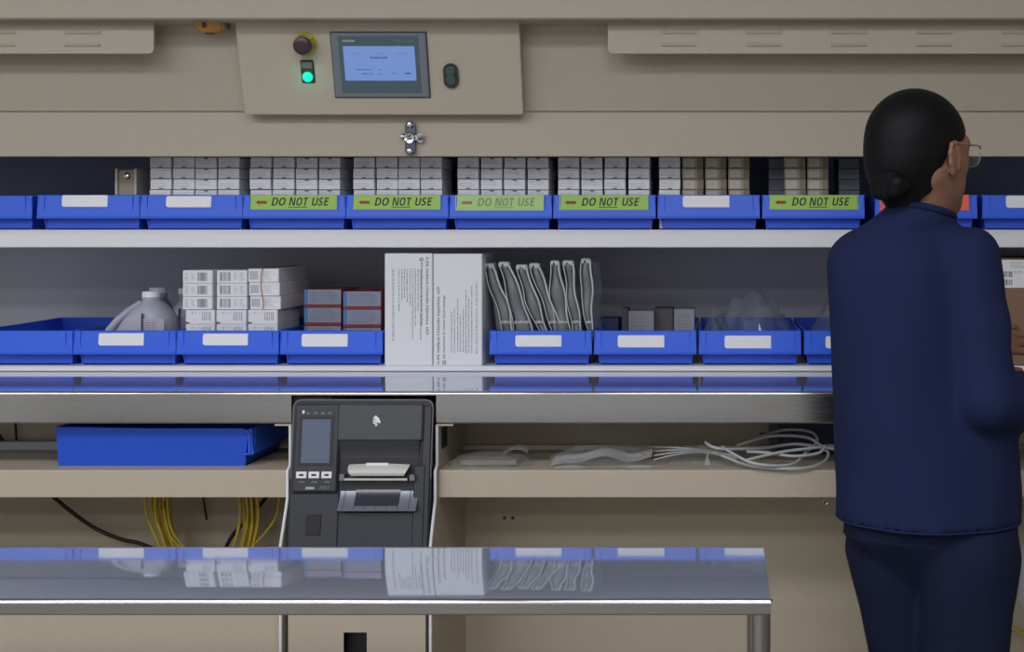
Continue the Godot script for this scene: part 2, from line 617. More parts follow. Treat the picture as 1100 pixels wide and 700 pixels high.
func shelves_and_worktop() -> void:
	# upper shelf, its front edge rounded to the light
	var d := 3.035
	var y0 := Y(246.6, d)
	var t := thing("upper_shelf", "long white metal shelf carrying the upper row of blue bins", "shelf", Vector3(0, y0, -d))
	var top := Geo.new()
	top.rail(PackedVector2Array([Vector2(-0.006, 0), Vector2(-0.0015, -0.004), Vector2(0.004, -0.0125), Vector2(0.004, -0.040), Vector2(0.0, -0.042), Vector2(-0.006, -0.042), Vector2(-0.006, -0.014), Vector2(-0.49, -0.014), Vector2(-0.49, 0)]), HX0 + 0.02, HX1 - 0.02)
	obj("shelf_board", top, M.white_metal, t)
	# middle shelf, hardly higher than the worktop
	d = 3.04
	var ym := Y(393.0, d)
	var yw := Y(398.9, d)
	t = thing("middle_shelf", "low white metal shelf carrying the middle row of bins and cartons", "shelf", Vector3(0, ym, -d))
	obj("shelf_board", Geo.new().rail(PackedVector2Array([Vector2(0, -0.0025), Vector2(-0.0025, 0), Vector2(-0.485, 0), Vector2(-0.485, ym * 0 - 0.0115), Vector2(0, -0.0115)]), HX0 + 0.02, HX1 - 0.02), M.white_metal, t)
	# worktop, falling a little towards its front edge
	var yf := Y(420.6, CD)
	t = thing("steel_worktop", "brushed stainless steel worktop running under the middle shelf", "worktop", Vector3(0, yf, -CD))
	var r := 0.006
	var rise := yw - yf
	var poly := PackedVector2Array([Vector2(-0.8, rise), Vector2(-0.29, rise), Vector2(-0.012, 0.0003), Vector2(-0.012, -0.004), Vector2(-0.8, rise - 0.006)])
	obj("top_sheet", Geo.new().rail(poly, HX0, HX1), M.steel_top, t)
	var nl := X(313.0, CD)
	var nr := X(468.5, CD)
	for q in [[HX0, nl, 0.067], [nl, nr, 0.0105], [nr, HX1, 0.067]]:
		poly = PackedVector2Array([Vector2(-0.012, 0)])
		for k in 7: poly.append(Vector2(-r + r * sin(k * PI / 12), -r + r * cos(k * PI / 12)))
		poly.append(Vector2(0, -q[2] + 0.003))
		poly.append(Vector2(-0.003, -q[2]))
		poly.append(Vector2(-0.012, -q[2]))
		obj("front_edge", Geo.new().rail(poly, q[0], q[1]), M.steel, t)

func yw_depth(y: float, py: float) -> float:
	return (EYE - y) * F / (py - 250.0)

const CD := 2.75           # front of the worktop and of the low shelves
var low_y := 0.0

func base_cabinet() -> void:
	low_y = Y(505, CD)
	var t := thing("base_cabinet", "beige sheet-metal base under the steel worktop, open in the middle for the printer", "cabinet", Vector3(0, 0, 0))
	var back := 3.05
	var xl := X(312, CD) - 0.0
	var xr := X(469.5, CD)
	obj("back_panel", Geo.new().span(Vector3(HX0, 0.02, -back), Vector3(xl - 0.002, 0.98, -back - 0.02)), M.beige_dull, t)
	obj("back_panel", Geo.new().span(Vector3(xr + 0.002, 0.02, -back), Vector3(HX1, 0.98, -back - 0.02)), M.beige_dull, t)
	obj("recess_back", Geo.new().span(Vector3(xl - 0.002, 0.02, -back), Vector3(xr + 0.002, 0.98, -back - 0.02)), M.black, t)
	# upright ends beside the printer bay: sheet metal whose front edge comes forward below the shelf
	for k in 2:
		var x := xl if k == 0 else xr
		var z := -CD
		var y1 := Y(455.5, CD)
		var ys := low_y
		var pl := PackedVector2Array([Vector2(-back, 0.02), Vector2(-back, y1), Vector2(z, y1), Vector2(z, ys + 0.012), Vector2(z + 0.018, ys + 0.002), Vector2(z + 0.018, ys - 0.058), Vector2(z + 0.062, Y(585, 2.693)), Vector2(z + 0.062, 0.02)])
		var g := Geo.new().rail(pl, x - 0.0025, x + 0.0025)
		obj("end_panel", g, M.beige_base_lit, t)
		# folded front edge: an added bead, white to paint in its highlight
		var bead := [Vector3(x, y1 - 0.002, z + 0.001), Vector3(x, ys + 0.012, z + 0.001), Vector3(x, ys + 0.002, z + 0.019), Vector3(x, ys - 0.058, z + 0.019), Vector3(x, Y(585, 2.693), z + 0.063), Vector3(x, 0.03, z + 0.063)]
		obj("edge_highlight", Geo.new().tube(bead, 0.0034, 8), M.white_metal, t)
		# folded flange at the top
		obj("flange", Geo.new().span(Vector3(x, y1 - 0.004, z), Vector3(x + (0.034 if k == 1 else -0.034), y1, z - 0.04), 0.001), M.beige_base_lit, t)
	# slot, screws and holes on the right end panel's inner side
	obj("slot_cover", Geo.new().span(Vector3(xr + 0.0025, Y(481, 2.797), -2.781), Vector3(xr + 0.0045, Y(459, 2.797), -2.833)), M.black, t)
	for q in [[2.755, 676.0, 0.004], [2.766, 662.0, 0.003], [2.763, 690.0, 0.003]]:
		var g := Geo.new()
		g.cam = Transform3D(Basis.from_euler(Vector3(0, 0, -PI / 2)), Vector3(xr + 0.0024, Y(q[1], q[0]), -q[0]))
		g.lathe([[q[2], 0], [q[2], 0.001], [q[2] * 0.6, 0.002], [0, 0.0022]], 12)
		obj("screw", g, M.chrome, t)
	for px in [542.0, 551.0]:
		var g := Geo.new()
		g.cam = Transform3D(Basis.from_euler(Vector3(PI / 2, 0, 0)), Vector3(X(px, back), Y(556, back), -back))
		g.lathe([[0.004, 0], [0.004, 0.0008], [0.0, 0.001]], 10)
		obj("hole_plug", g, M.grey_dark, t)
	# closed front under the left shelf
	var fx1 := xl - 0.004
	obj("front_panel", Geo.new().span(Vector3(HX0, 0.08, -2.709), Vector3(X(299.5, 2.705), Y(628, 2.709), -2.727), 0.002), M.beige_base_lit, t)
	obj("front_fold", Geo.new().span(Vector3(X(299.5, 2.705) - 0.006, 0.08, -2.706), Vector3(X(299.5, 2.705), Y(628, 2.709), -2.71), 0.001), M.beige_base_lit, t)
	obj("plinth", Geo.new().span(Vector3(HX0, 0, -2.797), Vector3(HX1, 0.09, -2.817)), M.grey_dark, t)
	obj("far_end_panel", Geo.new().span(Vector3(HX1 - 0.02, 0.0, -CD), Vector3(HX1, 0.938, -back)), M.beige_base_lit, t)
	obj("far_end_panel", Geo.new().span(Vector3(HX0, 0.0, -CD), Vector3(HX0 + 0.02, 0.938, -back)), M.beige_base_lit, t)
	# the low shelves: folded front, thin board, a step at the back
	for k in 2:
		var xa := HX0 + 0.022 if k == 0 else xr + 0.0035
		var xb := xl - 0.0035 if k == 0 else HX1 - 0.022
		var s := thing("low_shelf", ["beige low shelf left of the printer, holding the sideways blue bin", "beige low shelf right of the printer, holding plastic bags and a cable coil"][k], "shelf", Vector3(0, low_y, -CD), "low shelves")
		var pl := PackedVector2Array([Vector2(0, -0.004), Vector2(-0.004, 0), Vector2(-0.285, 0), Vector2(-0.285, -0.003), Vector2(-0.006, -0.003), Vector2(-0.006, -0.052), Vector2(-0.02, -0.054), Vector2(-0.02, -0.0565), Vector2(0, -0.0565)])
		obj("board", Geo.new().rail(pl, xa, xb), M.beige_base_lit, s)
		obj("upstand", Geo.new().span(Vector3(xa, 0, -0.262), Vector3(xb if k == 1 else X(55, 2.797) - 0.004, 0.018 if k == 0 else 0.010, -0.284)), M.inner if k == 0 else M.beige_dull, s)

func steel_table() -> void:
	var h := EYE - 0.498
	var db := 0.498 * F / 338.0
	var df := 0.498 * F / 391.5
	var x0 := -1.75
	var x1 := X(828, df)
	var t := thing("steel_table", "stainless steel table in front of the printer, its top mirroring the bins", "table", Vector3(0, 0, -(db + df) / 2))
	var off := (db + df) / 2
	# the top: flat at the back, rounding down a little towards the front edge
	var pl := PackedVector2Array()
	var prof := PackedVector2Array()
	for q in 15:
		var s := q / 14.0                            # 0 back, 1 front
		var z := -db + (db - df - 0.006) * s
		var w := maxf(0.0, s - 0.45) / 0.55
		prof.append(Vector2(z + off, h - 0.0030 * pow(w, 2.2)))
	var yf := prof[14].y
	var top := Geo.new()
	var nx := 3
	for q in 14:
		pass
	var f := func(u: float, w: float) -> Vector3:
		var p := prof[clampi(roundi(w * 14.0), 0, 14)]
		return Vector3(lerpf(x0, x1, u), p.y, p.x)
	top.grid(nx, 15, f, true)
	top.span(Vector3(x0, yf - 0.012, -db + off + 0.001), Vector3(x1, yf - 0.004, -df + off - 0.012))
	obj("top_sheet", top, M.steel_top, t)
	# rolled front and its apron
	var zf := prof[14].x
	pl = PackedVector2Array([Vector2(zf, yf)])
	for q in 7: pl.append(Vector2(zf + 0.006 * sin(q * PI / 12), yf - 0.006 + 0.006 * cos(q * PI / 12)))
	pl.append(Vector2(zf + 0.006, yf - 0.0195))
	pl.append(Vector2(zf + 0.004, yf - 0.0215))
	pl.append(Vector2(zf, yf - 0.0215))
	obj("front_edge", Geo.new().rail(pl, x0, x1), M.steel, t)
	obj("side_edge", Geo.new().span(Vector3(x1 - 0.003, h - 0.0215, -db + off), Vector3(x1, h - 0.0035, zf)), M.steel, t)
	obj("side_edge", Geo.new().span(Vector3(x0, h - 0.0215, -db + off), Vector3(x0 + 0.003, h - 0.0035, zf)), M.steel, t)
	obj("back_edge", Geo.new().span(Vector3(x0, h - 0.0215, -db + off - 0.002), Vector3(x1, h + 0.0008, -db + off), 0.0005), M.steel, t)
	obj("corner_tip", Geo.new().box(Vector3(x1 + 0.001, yf - 0.002, zf + 0.003), Vector3(0.004, 0.003, 0.006), 0.001), M.chrome, t)
	var lx := X(817, df + 0.03)
	for q in [[lx, -df + off - 0.035], [lx, -db + off + 0.035], [x0 + 0.05, -df + off - 0.035], [x0 + 0.05, -db + off + 0.035]]:
		var g := Geo.new()
		g.cam = Transform3D(Basis.IDENTITY, Vector3(q[0], 0, q[1]))
		g.lathe([[0.0, 0], [0.014, 0.0], [0.014, h - 0.02], [0, h - 0.02]], 20)
		obj("leg", g, M.steel, t)
	obj("under_brace", Geo.new().span(Vector3(x0 + 0.05, h - 0.035, off - db + 0.03), Vector3(lx, h - 0.0215, off - db + 0.045)), M.steel, t)

func stroke(parent: Node3D, pts: Array, r: float, m: Material, called: String, sides := 8) -> MeshInstance3D:
	return obj(called, Geo.new().tube(pts, r, sides), m, parent)

func label_printer() -> void:
	# stand
	var pd := 2.743            # front of the printer at its top
	var xa := X(316.0, pd)
	var xb := X(465.5, pd)
	var w := xb - xa
	var y1 := Y(427.5, pd)
	var y0 := 0.70
	var H := y1 - y0
	var cx := (xa + xb) / 2
	var st := thing("printer_stand", "beige sheet-metal stand with a square cable hole, under the label printer", "stand", Vector3(cx, 0, -2.693))
	var sd := 2.695
	var hx0 := X(369, sd) - cx
	var hx1 := X(394, sd) - cx
	var hy1 := Y(679, sd)
	var hy0 := hy1 - 0.06
	var sx0 := X(309.5, sd) - cx
	var sx1 := X(457, sd) - cx
	var zf := 2.693 - sd
	var g := Geo.new()
	g.span(Vector3(sx0, 0.02, zf), Vector3(hx0, y0 - 0.004, zf - 0.004)).span(Vector3(hx1, 0.02, zf), Vector3(sx1, y0 - 0.004, zf - 0.004))
	g.span(Vector3(hx0, hy1, zf), Vector3(hx1, y0 - 0.004, zf - 0.004)).span(Vector3(hx0, 0.02, zf), Vector3(hx1, hy0, zf - 0.004))
	obj("front_plate", g, M.beige_base_lit, st)
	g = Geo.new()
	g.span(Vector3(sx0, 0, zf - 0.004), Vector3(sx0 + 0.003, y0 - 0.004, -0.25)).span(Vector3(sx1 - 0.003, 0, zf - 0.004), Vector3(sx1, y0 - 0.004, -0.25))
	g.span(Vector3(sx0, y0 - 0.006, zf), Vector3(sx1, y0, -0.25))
	obj("body", g, M.beige_base_lit, st)
	obj("cable_hole", Geo.new().span(Vector3(hx0 - 0.004, hy0 - 0.004, zf - 0.03), Vector3(hx1 + 0.004, hy1 + 0.004, zf - 0.032)), M.black, st)
	# printer, its front leaning forward at the foot
	var t := thing("label_printer", "dark grey industrial label printer with a small screen standing in the worktop bay", "printer", Vector3(cx, y0, -pd))
	var tilt := 0.046 / (Y(427.5, 2.743) - Y(585, 2.693))      # forward per metre down
	var fz := func(y: float) -> float: return (H - y) * tilt
	# case: side outline rounded at the top, drawn across
	var r := 0.012
	var pl := PackedVector2Array([Vector2(-0.36, 0.0), Vector2(-0.36, H - 0.02), Vector2(-0.34, H)])
	for q in 6: pl.append(Vector2(-0.03 + r * sin(q * PI / 10) - 0.0, H - r + r * cos(q * PI / 10)))
	pl.append(Vector2(fz.call(0.2) - 0.03, 0.2))
	pl.append(Vector2(fz.call(0.0) - 0.03, 0.0))
	# front frame outline (x, y) with round shoulders, given real depth
	var fr := PackedVector2Array()
	var rr := 0.016
	fr.append(Vector2(-w / 2, 0)); fr.append(Vector2(w / 2, 0))
	for q in 7: fr.append(Vector2(w / 2 - rr + rr * cos(q * PI / 12), H - rr + rr * sin(q * PI / 12)))
	for q in 7: fr.append(Vector2(-w / 2 + rr - rr * sin(q * PI / 12), H - rr + rr * cos(q * PI / 12)))
	var shear := Basis(Vector3.RIGHT, Vector3(0, 1, -tilt).normalized(), Vector3(0, tilt, 1).normalized())
	var face := Transform3D(shear, Vector3(0, 0, H * tilt))
	g = Geo.new()
	g.cam = face
	g.prism(fr, -0.30)
	obj("case", g, M.grey_dark, t)
	# moulded rim round the shoulders, its lit line painted in as lighter grey
	var rim := []
	for k in range(2, fr.size()): rim.append(Vector3(fr[k].x, fr[k].y, -0.001))
	rim.push_front(Vector3(w / 2 - 0.0005, H * 0.45, -0.001))
	rim.append(Vector3(-w / 2 + 0.0005, H * 0.45, -0.001))
	g = Geo.new()
	g.cam = face
	g.tube(rim, 0.0016, 6)
	obj("rim", g, mat(C(120, 122, 128), 0.4), t)
	# on the sloping face: helper from pixels to face coordinates
	var fx := func(px: float, py: float) -> Vector2:
		var dd := pd - 0.012
		for k in 4: dd = pd - fz.call(Y(py, dd) - y0) - 0.004
		return Vector2(X(px, dd) - cx, (Y(py, dd) - y0) / shear.y.y)
	var slab := func(called: String, x0: float, ya: float, x1: float, yb: float, z0: float, z1: float, m: Material, bev := 0.002, par: Node3D = null) -> MeshInstance3D:
		var a: Vector2 = fx.call(x0, ya)
		var b: Vector2 = fx.call(x1, yb)
		var gg := Geo.new()
		gg.cam = face
		gg.span(Vector3(a.x, a.y, z0), Vector3(b.x, b.y, z1), bev)
		return obj(called, gg, m, par if par else t)
	# control side
	var cp: MeshInstance3D = slab.call("control_panel", 319.5, 434, 362.5, 528.5, -0.01, 0.012, M.grey_case, 0.003)
	slab.call("screen_bezel", 323.5, 447.5, 358.5, 500.5, 0.01, 0.0125, M.grey_dark, 0.0005, cp)
	slab.call("screen", 326.5, 450.5, 355.0, 497.5, 0.0115, 0.0132, mat(C(96, 106, 128), 0.16), 0.0004, cp)
	var k3 := 0
	for q in [[319.8, 330.8], [333.2, 344.4], [347.0, 357.8]]:
		slab.call("button", q[0], 506.5, q[1], 513.8, 0.011, 0.0155, M.white_label, 0.0012, cp)
		slab.call("button_mark", q[0] + 3.2, 509.0, q[1] - 3.0, 511.2, 0.0153, 0.0157, M.grey_dark, 0.0, cp)
		slab.call("legend", q[0] + 2.589, 517.0, q[1] - 2.589, 518.2, 0.0118, 0.0123, mat(C(120, 124, 130), 0.5), 0.0, cp)
		k3 += 1
	for q in [332.5, 340.5, 348.0, 355.5]:
		slab.call("status_icon", q - 1.8, 443.2, q + 1.8, 444.8, 0.0118, 0.0123, mat(C(120, 124, 130), 0.5), 0.0, cp)
	slab.call("power_icon", 326.2, 441.0, 328.4, 444.4, 0.0118, 0.0125, M.white_label, 0.0002, cp)
	# maker's name below the buttons
	var wp: Vector2 = fx.call(334.0, 524.2)
	var lg := lettering("ZEBRA", 0.019, true, 0.2)
	obj("lettering", lg, M.white_label, cp, face * Transform3D(Basis.IDENTITY, Vector3(wp.x, wp.y, 0.0125)))
	wp = fx.call(349.5, 523.8)
	obj("lettering", lettering("ZT411", 0.020, false, 0.2), mat(C(150, 153, 158), 0.5), cp, face * Transform3D(Basis.IDENTITY, Vector3(wp.x, wp.y, 0.0125)))
	slab.call("lower_left_cover", 312.0, 530, 362.0, 590, -0.01, 0.006, M.grey_case, 0.002)
	slab.call("port_cover", 329.5, 553, 344.5, 575, 0.005, 0.0075, M.black, 0.001)
	# media door at the upper right
	var dr: MeshInstance3D = slab.call("media_door", 364.5, 434, 454.5, 473.5, -0.01, 0.012, M.grey_door, 0.003)
	# emblem: a striped horse head in bright metal
	var ec: Vector2 = fx.call(405.5, 452.5)
	var em := Geo.new()
	em.cam = face * Transform3D(Basis.IDENTITY, Vector3(ec.x, ec.y, 0.0118))
	var hp := 0.0016
	em.prism(PackedVector2Array([Vector2(-4, 4) * hp, Vector2(-1.5, 7.5) * hp, Vector2(0.5, 6) * hp, Vector2(3, 4) * hp, Vector2(5.5, -1) * hp, Vector2(4.5, -3) * hp, Vector2(2.693, -2) * hp, Vector2(0.6, -0.6) * hp, Vector2(1.6, -5.5) * hp, Vector2(-0.6, -6.5) * hp, Vector2(-4.6, -2) * hp]), 0.0015)
	obj("emblem", em, mat(C(225, 226, 228), 0.35, 0.3), dr)
	em = Geo.new()
	em.cam = face * Transform3D(Basis.from_euler(Vector3(0, 0, 0.5)), Vector3(ec.x, ec.y, 0.0132))
	for q in 3: em.box(Vector3(-0.005 + 0.0014 * q, -0.0044 + 0.0048 * q, 0), Vector3(0.007, 0.0013, 0.0006))
	obj("emblem_stripes", em, M.grey_dark, dr)
	slab.call("door_side", 455.0, 436, 459.0, 590, -0.02, 0.004, M.grey_case, 0.002)
	# recess over the media slot, curved like a hood
	var a0: Vector2 = fx.call(365.0, 473.5)
	var b0: Vector2 = fx.call(450.0, 492.0)
	g = Geo.new()
	g.cam = face
	var cf := func(u: float, ww: float) -> Vector3:
		return Vector3(lerpf(a0.x, b0.x, u), lerpf(a0.y, b0.y, ww), 0.010 - 0.008 * sin(ww * PI / 2.0))
	g.grid(5, 8, cf, false)
	obj("slot_hood", g, M.grey_case, t)
	slab.call("slot_void", 362.5, 491, 451.0, 515, 0.0, 0.0015, M.black, 0.0)
	# curled strip of backing paper hanging out
	var p0: Vector2 = fx.call(375.5, 499.0)
	var p1: Vector2 = fx.call(440.5, 511.0)
	g = Geo.new()
	g.cam = face
	var pf := func(u: float, ww: float) -> Vector3:
		var inset := 0.009 * ww * ww
		var x := lerpf(p0.x + inset, p1.x - inset, u)
		var sag := sin(u * PI) * 0.002
		return Vector3(x, lerpf(p0.y, p1.y, ww) + sag * (1.0 - ww), 0.006 + 0.020 * sin(ww * 2.2))
	g.grid(12, 8, pf, false)
	obj("label_strip", g, mat(C(206, 208, 200), 0.5), t)
	slab.call("strip_top", 394.5, 497.2, 418.0, 500.0, 0.004, 0.012, M.white_label, 0.0004)
	slab.call("tear_bar", 372.0, 513.2, 440.0, 516.2, 0.001, 0.022, M.chrome, 0.0008)
	slab.call("tear_bar_end", 366.0, 509.0, 371.5, 516.5, 0.001, 0.016, mat(C(120, 122, 126), 0.3, 0.8), 0.0008)
	slab.call("tear_bar_end", 441.0, 509.5, 447.0, 516.5, 0.001, 0.016, mat(C(120, 122, 126), 0.3, 0.8), 0.0008)
	# chute below, tipped up to the light, with its window and guide marks
	var c0: Vector2 = fx.call(366.0, 515.0)
	var c1: Vector2 = fx.call(448.5, 548.5)
	g = Geo.new()
	g.cam = face
	var hf := func(u: float, ww: float) -> Vector3:
		return Vector3(lerpf(c0.x, c1.x, u), lerpf(c0.y, c1.y, ww), -0.004 + 0.028 * ww * ww)
	g.grid(3, 8, hf, false)
	obj("chute", g, mat(C(132, 136, 148), 0.34, 0.5), t)
	g = Geo.new()
	g.cam = face
	var wf := func(u: float, ww: float) -> Vector3:
		var q := 0.06 + 0.78 * ww
		return Vector3(lerpf(c0.x + (c1.x - c0.x) * 0.2, c0.x + (c1.x - c0.x) * 0.77, u), lerpf(c0.y, c1.y, q), -0.0032 + 0.028 * q * q)
	g.grid(3, 6, wf, false)
	obj("chute_window", g, mat(C(52, 55, 64), 0.2), t)
	for q in 7:
		g = Geo.new()
		g.cam = face
		var u := 0.06 + q * 0.14
		var s0 := 0.82 if q in [1, 2, 3, 4, 5] else 0.35
		g.quad(Vector3(lerpf(c0.x, c1.x, u), lerpf(c0.y, c1.y, s0), -0.0025 + 0.028 * s0 * s0), Vector3(lerpf(c0.x, c1.x, u) + 0.0009, lerpf(c0.y, c1.y, s0), -0.0025 + 0.028 * s0 * s0), Vector3(lerpf(c0.x, c1.x, u) + 0.0009, lerpf(c0.y, c1.y, 0.96), -0.0025 + 0.028 * 0.92), Vector3(lerpf(c0.x, c1.x, u), lerpf(c0.y, c1.y, 0.96), -0.0025 + 0.028 * 0.92), Vector3(0, 0.5, 1).normalized())
		obj("guide_mark", g, M.grey_dark, t)
	slab.call("lower_cover", 363.5, 550, 443.0, 592, -0.01, 0.006, M.grey_case, 0.002)
	slab.call("lower_side_cover", 445.0, 500, 454.0, 592, -0.01, 0.006, M.grey_case, 0.002)

func control_panel() -> void:
	# face leans out at the top, as the panel behind it does
	var db := VD - 0.036
	var dt := db * 0.979
	var yb := Y(123.3, db)
	var yt := Y(22.0, dt)
	var xl := X(263, db)
	var xr := X(562, db)
	var up := Vector3(0, yt - yb, db - dt)
	var hh := up.length()
	up = up.normalized()
	var bas := Basis(Vector3.RIGHT, up, Vector3.RIGHT.cross(up))
	var t := thing("control_panel", "beige control box with touchscreen and push buttons on the hood front", "control panel", Vector3((xl + xr) / 2, yb, -db), "", bas)
	var w := xr - xl
	# housing, lower corners rounded
	var pl := PackedVector2Array()
	var r := 0.006
	for q in 5: pl.append(Vector2(-w / 2 + r - r * cos(q * PI / 8), r - r * sin(q * PI / 8)))
	for q in 5: pl.append(Vector2(w / 2 - r + r * sin(q * PI / 8), r - r * cos(q * PI / 8)))
	pl.append(Vector2(w / 2, hh)); pl.append(Vector2(-w / 2, hh))
	var g := Geo.new()
	g.cam = Transform3D(Basis.IDENTITY, Vector3(0, 0, -0.0015))
	g.prism(pl, -0.045)
	var g2 := Geo.new()
	# slightly smaller front plate makes a soft edge
	var pl2 := PackedVector2Array()
	for p in pl: pl2.append(Vector2(p.x * (1.0 - 0.003 / w), clampf(p.y, 0.0015, hh)))
	g.cam = Transform3D.IDENTITY
	g.prism(pl2, -0.002)
	obj("housing", g, M.beige_box, t)
	# pixel -> face: linear between the photographed corners
	var at := func(px: float, py: float) -> Vector2:
		var v := (123.3 - py) / (123.3 - 22.0)
		var l := lerpf(263.0, 254.3, v)
		var rr := lerpf(562.0, 557.2, v)
		return Vector2((px - l) / (rr - l) * w - w / 2, v * hh)
	var k := w / 299.0        # metres per pixel on the face
	# touch screen
	var a: Vector2 = at.call(361.3, 103.8)
	var b: Vector2 = at.call(458.0, 34.4)
	var sc := obj("touchscreen", Geo.new().span(Vector3(a.x, a.y, -0.002), Vector3(b.x, b.y, 0.006), 0.0025), mat(C(116, 121, 130), 0.45), t)
	var wd := b.x - a.x
	var ht := b.y - a.y
	obj("touchscreen_edge", Geo.new().span(Vector3(a.x - 0.0016, a.y - 0.0016, -0.001), Vector3(b.x + 0.0016, b.y + 0.0016, 0.0036), 0.001), mat(C(54, 54, 62), 0.5), sc)
	obj("front_film", Geo.new().span(Vector3(a.x + wd * 0.08, a.y + ht * 0.07, 0.0055), Vector3(b.x - wd * 0.08, b.y - ht * 0.05, 0.0066), 0.0003), mat(C(80, 100, 110), 0.4), sc)
	var rng := RandomNumberGenerator.new()
	rng.seed = 4
	var im := blank(320, 160, C(126, 160, 226))
	type_rows(im, Rect2i(40, 30, 40, 6), 1, C(90, 110, 170), rng)
	type_rows(im, Rect2i(148, 30, 30, 6), 1, C(90, 110, 170), rng)
	type_rows(im, Rect2i(240, 30, 46, 6), 1, C(90, 110, 170), rng)
	im.fill_rect(Rect2i(14, 38, 290, 1), C(112, 142, 205))
	type_rows(im, Rect2i(118, 46, 76, 16), 1, C(40, 48, 80), rng)
	type_rows(im, Rect2i(50, 104, 76, 10), 1, C(60, 70, 110), rng)
	type_rows(im, Rect2i(152, 104, 18, 10), 1, C(60, 70, 110), rng)
	type_rows(im, Rect2i(74, 124, 56, 11), 1, C(60, 70, 110), rng)
	type_rows(im, Rect2i(152, 124, 20, 11), 1, C(60, 70, 110), rng)
	type_rows(im, Rect2i(212, 122, 24, 11), 1, C(60, 70, 110), rng)
	type_rows(im, Rect2i(270, 121, 30, 14), 1, C(30, 36, 60), rng)
	var gm := printed(im, 0.3)
	gm.emission_enabled = true
	gm.emission_texture = gm.albedo_texture
	gm.emission_operator = BaseMaterial3D.EMISSION_OP_MULTIPLY
	gm.emission = Color.WHITE
	gm.emission_energy_multiplier = 0.7
	gm.albedo_color = Color(0.35, 0.35, 0.35)
	var s0 := Vector2(a.x + wd * 0.125, a.y + ht * 0.265)
	var s1 := Vector2(b.x - wd * 0.125, b.y - ht * 0.205)
	obj("lit_screen", Geo.new().span(Vector3(s0.x, s0.y, 0.0062), Vector3(s1.x, s1.y, 0.0072)), gm, sc)
	var sl := AreaLight3D.new()
	sl.name = "screen_lamp"
	sl.area_size = s1 - s0
	sl.light_color = C(126, 160, 226)
	sl.light_energy = 0.004
	sl.area_range = 6.0
	sl.area_attenuation = 2.0
	sl.shadow_enabled = true
	sc.add_child(sl, true)
	sl.transform = T(Vector3((s0.x + s1.x) / 2, (s0.y + s1.y) / 2, 0.009), 0, 180)
	obj("lettering", lettering("SIEMENS", 13.0 * k, true), mat(C(200, 206, 206), 0.5), sc, T(Vector3(a.x + wd * 0.19, b.y - ht * 0.125, 0.0069)))
	obj("lettering", lettering("SIMATIC HMI", 20.0 * k), mat(C(120, 136, 142), 0.5), sc, T(Vector3(b.x - wd * 0.24, b.y - ht * 0.125, 0.0069)))
	# emergency stop: yellow collar with its ring of words and a dark mushroom knob
	var c: Vector2 = at.call(329.5, 47.0)
	g = Geo.new()
	g.cam = T(Vector3(c.x, c.y, 0), 90)
	g.lathe([[0.0270, 0], [0.0270, 0.002], [0.0255, 0.0032], [0.016, 0.0034]], 32)
	var es := obj("stop_collar", g, mat(C(178, 164, 60), 0.5), t)
	g = Geo.new()
	var word := "EMERGENCY STOP"
	for q in word.length():
		if word[q] == " ": continue
		var an := deg_to_rad(205.0 - q * 17.0)
		var l := lettering(word[q], 0.0034, true)
		var mm := l.mesh()
		g.add_mesh(mm, Transform3D(Basis.from_euler(Vector3(0, 0, an - PI / 2)), Vector3(c.x + cos(an) * 0.0205, c.y + sin(an) * 0.0205, 0.0037)))
	obj("stop_words", g, M.ink, es)
	g = Geo.new()
	g.cam = T(Vector3(c.x, c.y, 0), 90)
	g.lathe([[0.012, 0.0], [0.012, 0.014], [0.019, 0.017], [0.0205, 0.024], [0.019, 0.030], [0.012, 0.033], [0, 0.034]], 28)
	obj("stop_knob", g, mat(C(66, 46, 58), 0.35), t)
	# lamp with its name plate
	c = at.call(331.5, 76.5)
	var lb := obj("lamp_holder", Geo.new().box(Vector3(c.x, c.y + 0.001, 0.002), Vector3(14.0 * k, 24.5 * k, 0.006), 0.0025), mat(C(42, 44, 44), 0.5), t)
	obj("name_plate", Geo.new().box(Vector3(c.x, c.y + 0.0155, 0.005), Vector3(12.0 * k, 6.4 * k, 0.0012), 0.0003), mat(C(104, 106, 104), 0.4), lb)
	var lens_m := mat(C(20, 200, 150), 0.3)
	lens_m.emission_enabled = true
	lens_m.emission = C(6, 240, 180)
	lens_m.emission_energy_multiplier = 0.62
	g = Geo.new()
	g.cam = T(Vector3(c.x + 0.0005, c.y - 0.0105, 0.004), 90)
	g.lathe([[0.0118, 0], [0.0118, 0.004], [0.0105, 0.0062], [0.006, 0.0076], [0, 0.008]], 24)
	obj("green_lamp_lens", g, lens_m, lb)
	var ol := OmniLight3D.new()
	ol.name = "green_lamp_glow"
	ol.light_color = C(6, 240, 180)
	ol.light_energy = 0.0006
	ol.light_size = 0.01
	ol.omni_range = 6.0
	ol.omni_attenuation = 2.0
	ol.shadow_enabled = true
	lb.add_child(ol, true)
	ol.position = Vector3(c.x + 0.0005, c.y - 0.0105, 0.016)
	# oval dark double push button
	c = at.call(484.8, 80.5)
	pl = PackedVector2Array()
	for q in 24:
		var an := TAU * q / 24.0
		pl.append(Vector2(cos(an) * 8.0 * k, sin(an) * 8.0 * k + (5.2 * k if sin(an) > 0 else -5.2 * k)))
	g = Geo.new()
	g.cam = T(Vector3(c.x, c.y, 0))
	g.prism(pl, 0.006)
	var pb := obj("push_button_frame", g, mat(C(40, 46, 50), 0.4), t)
	for q in [1.0, -1.0]:
		g = Geo.new()
		g.cam = T(Vector3(c.x, c.y + q * 4.6 * k, 0.005), 90)
		g.lathe([[5.4 * k, 0], [5.4 * k, 0.003], [4.4 * k, 0.0042], [0, 0.0045]], 20)
		obj("push_button", g, mat(C(60, 82, 76), 0.4), pb)
	# chromed latch on the strip below
	var lt := thing("latch", "chromed lobed latch handle on the strip below the control panel", "latch", P(441.5, 148.5, (VD - 0.002)))
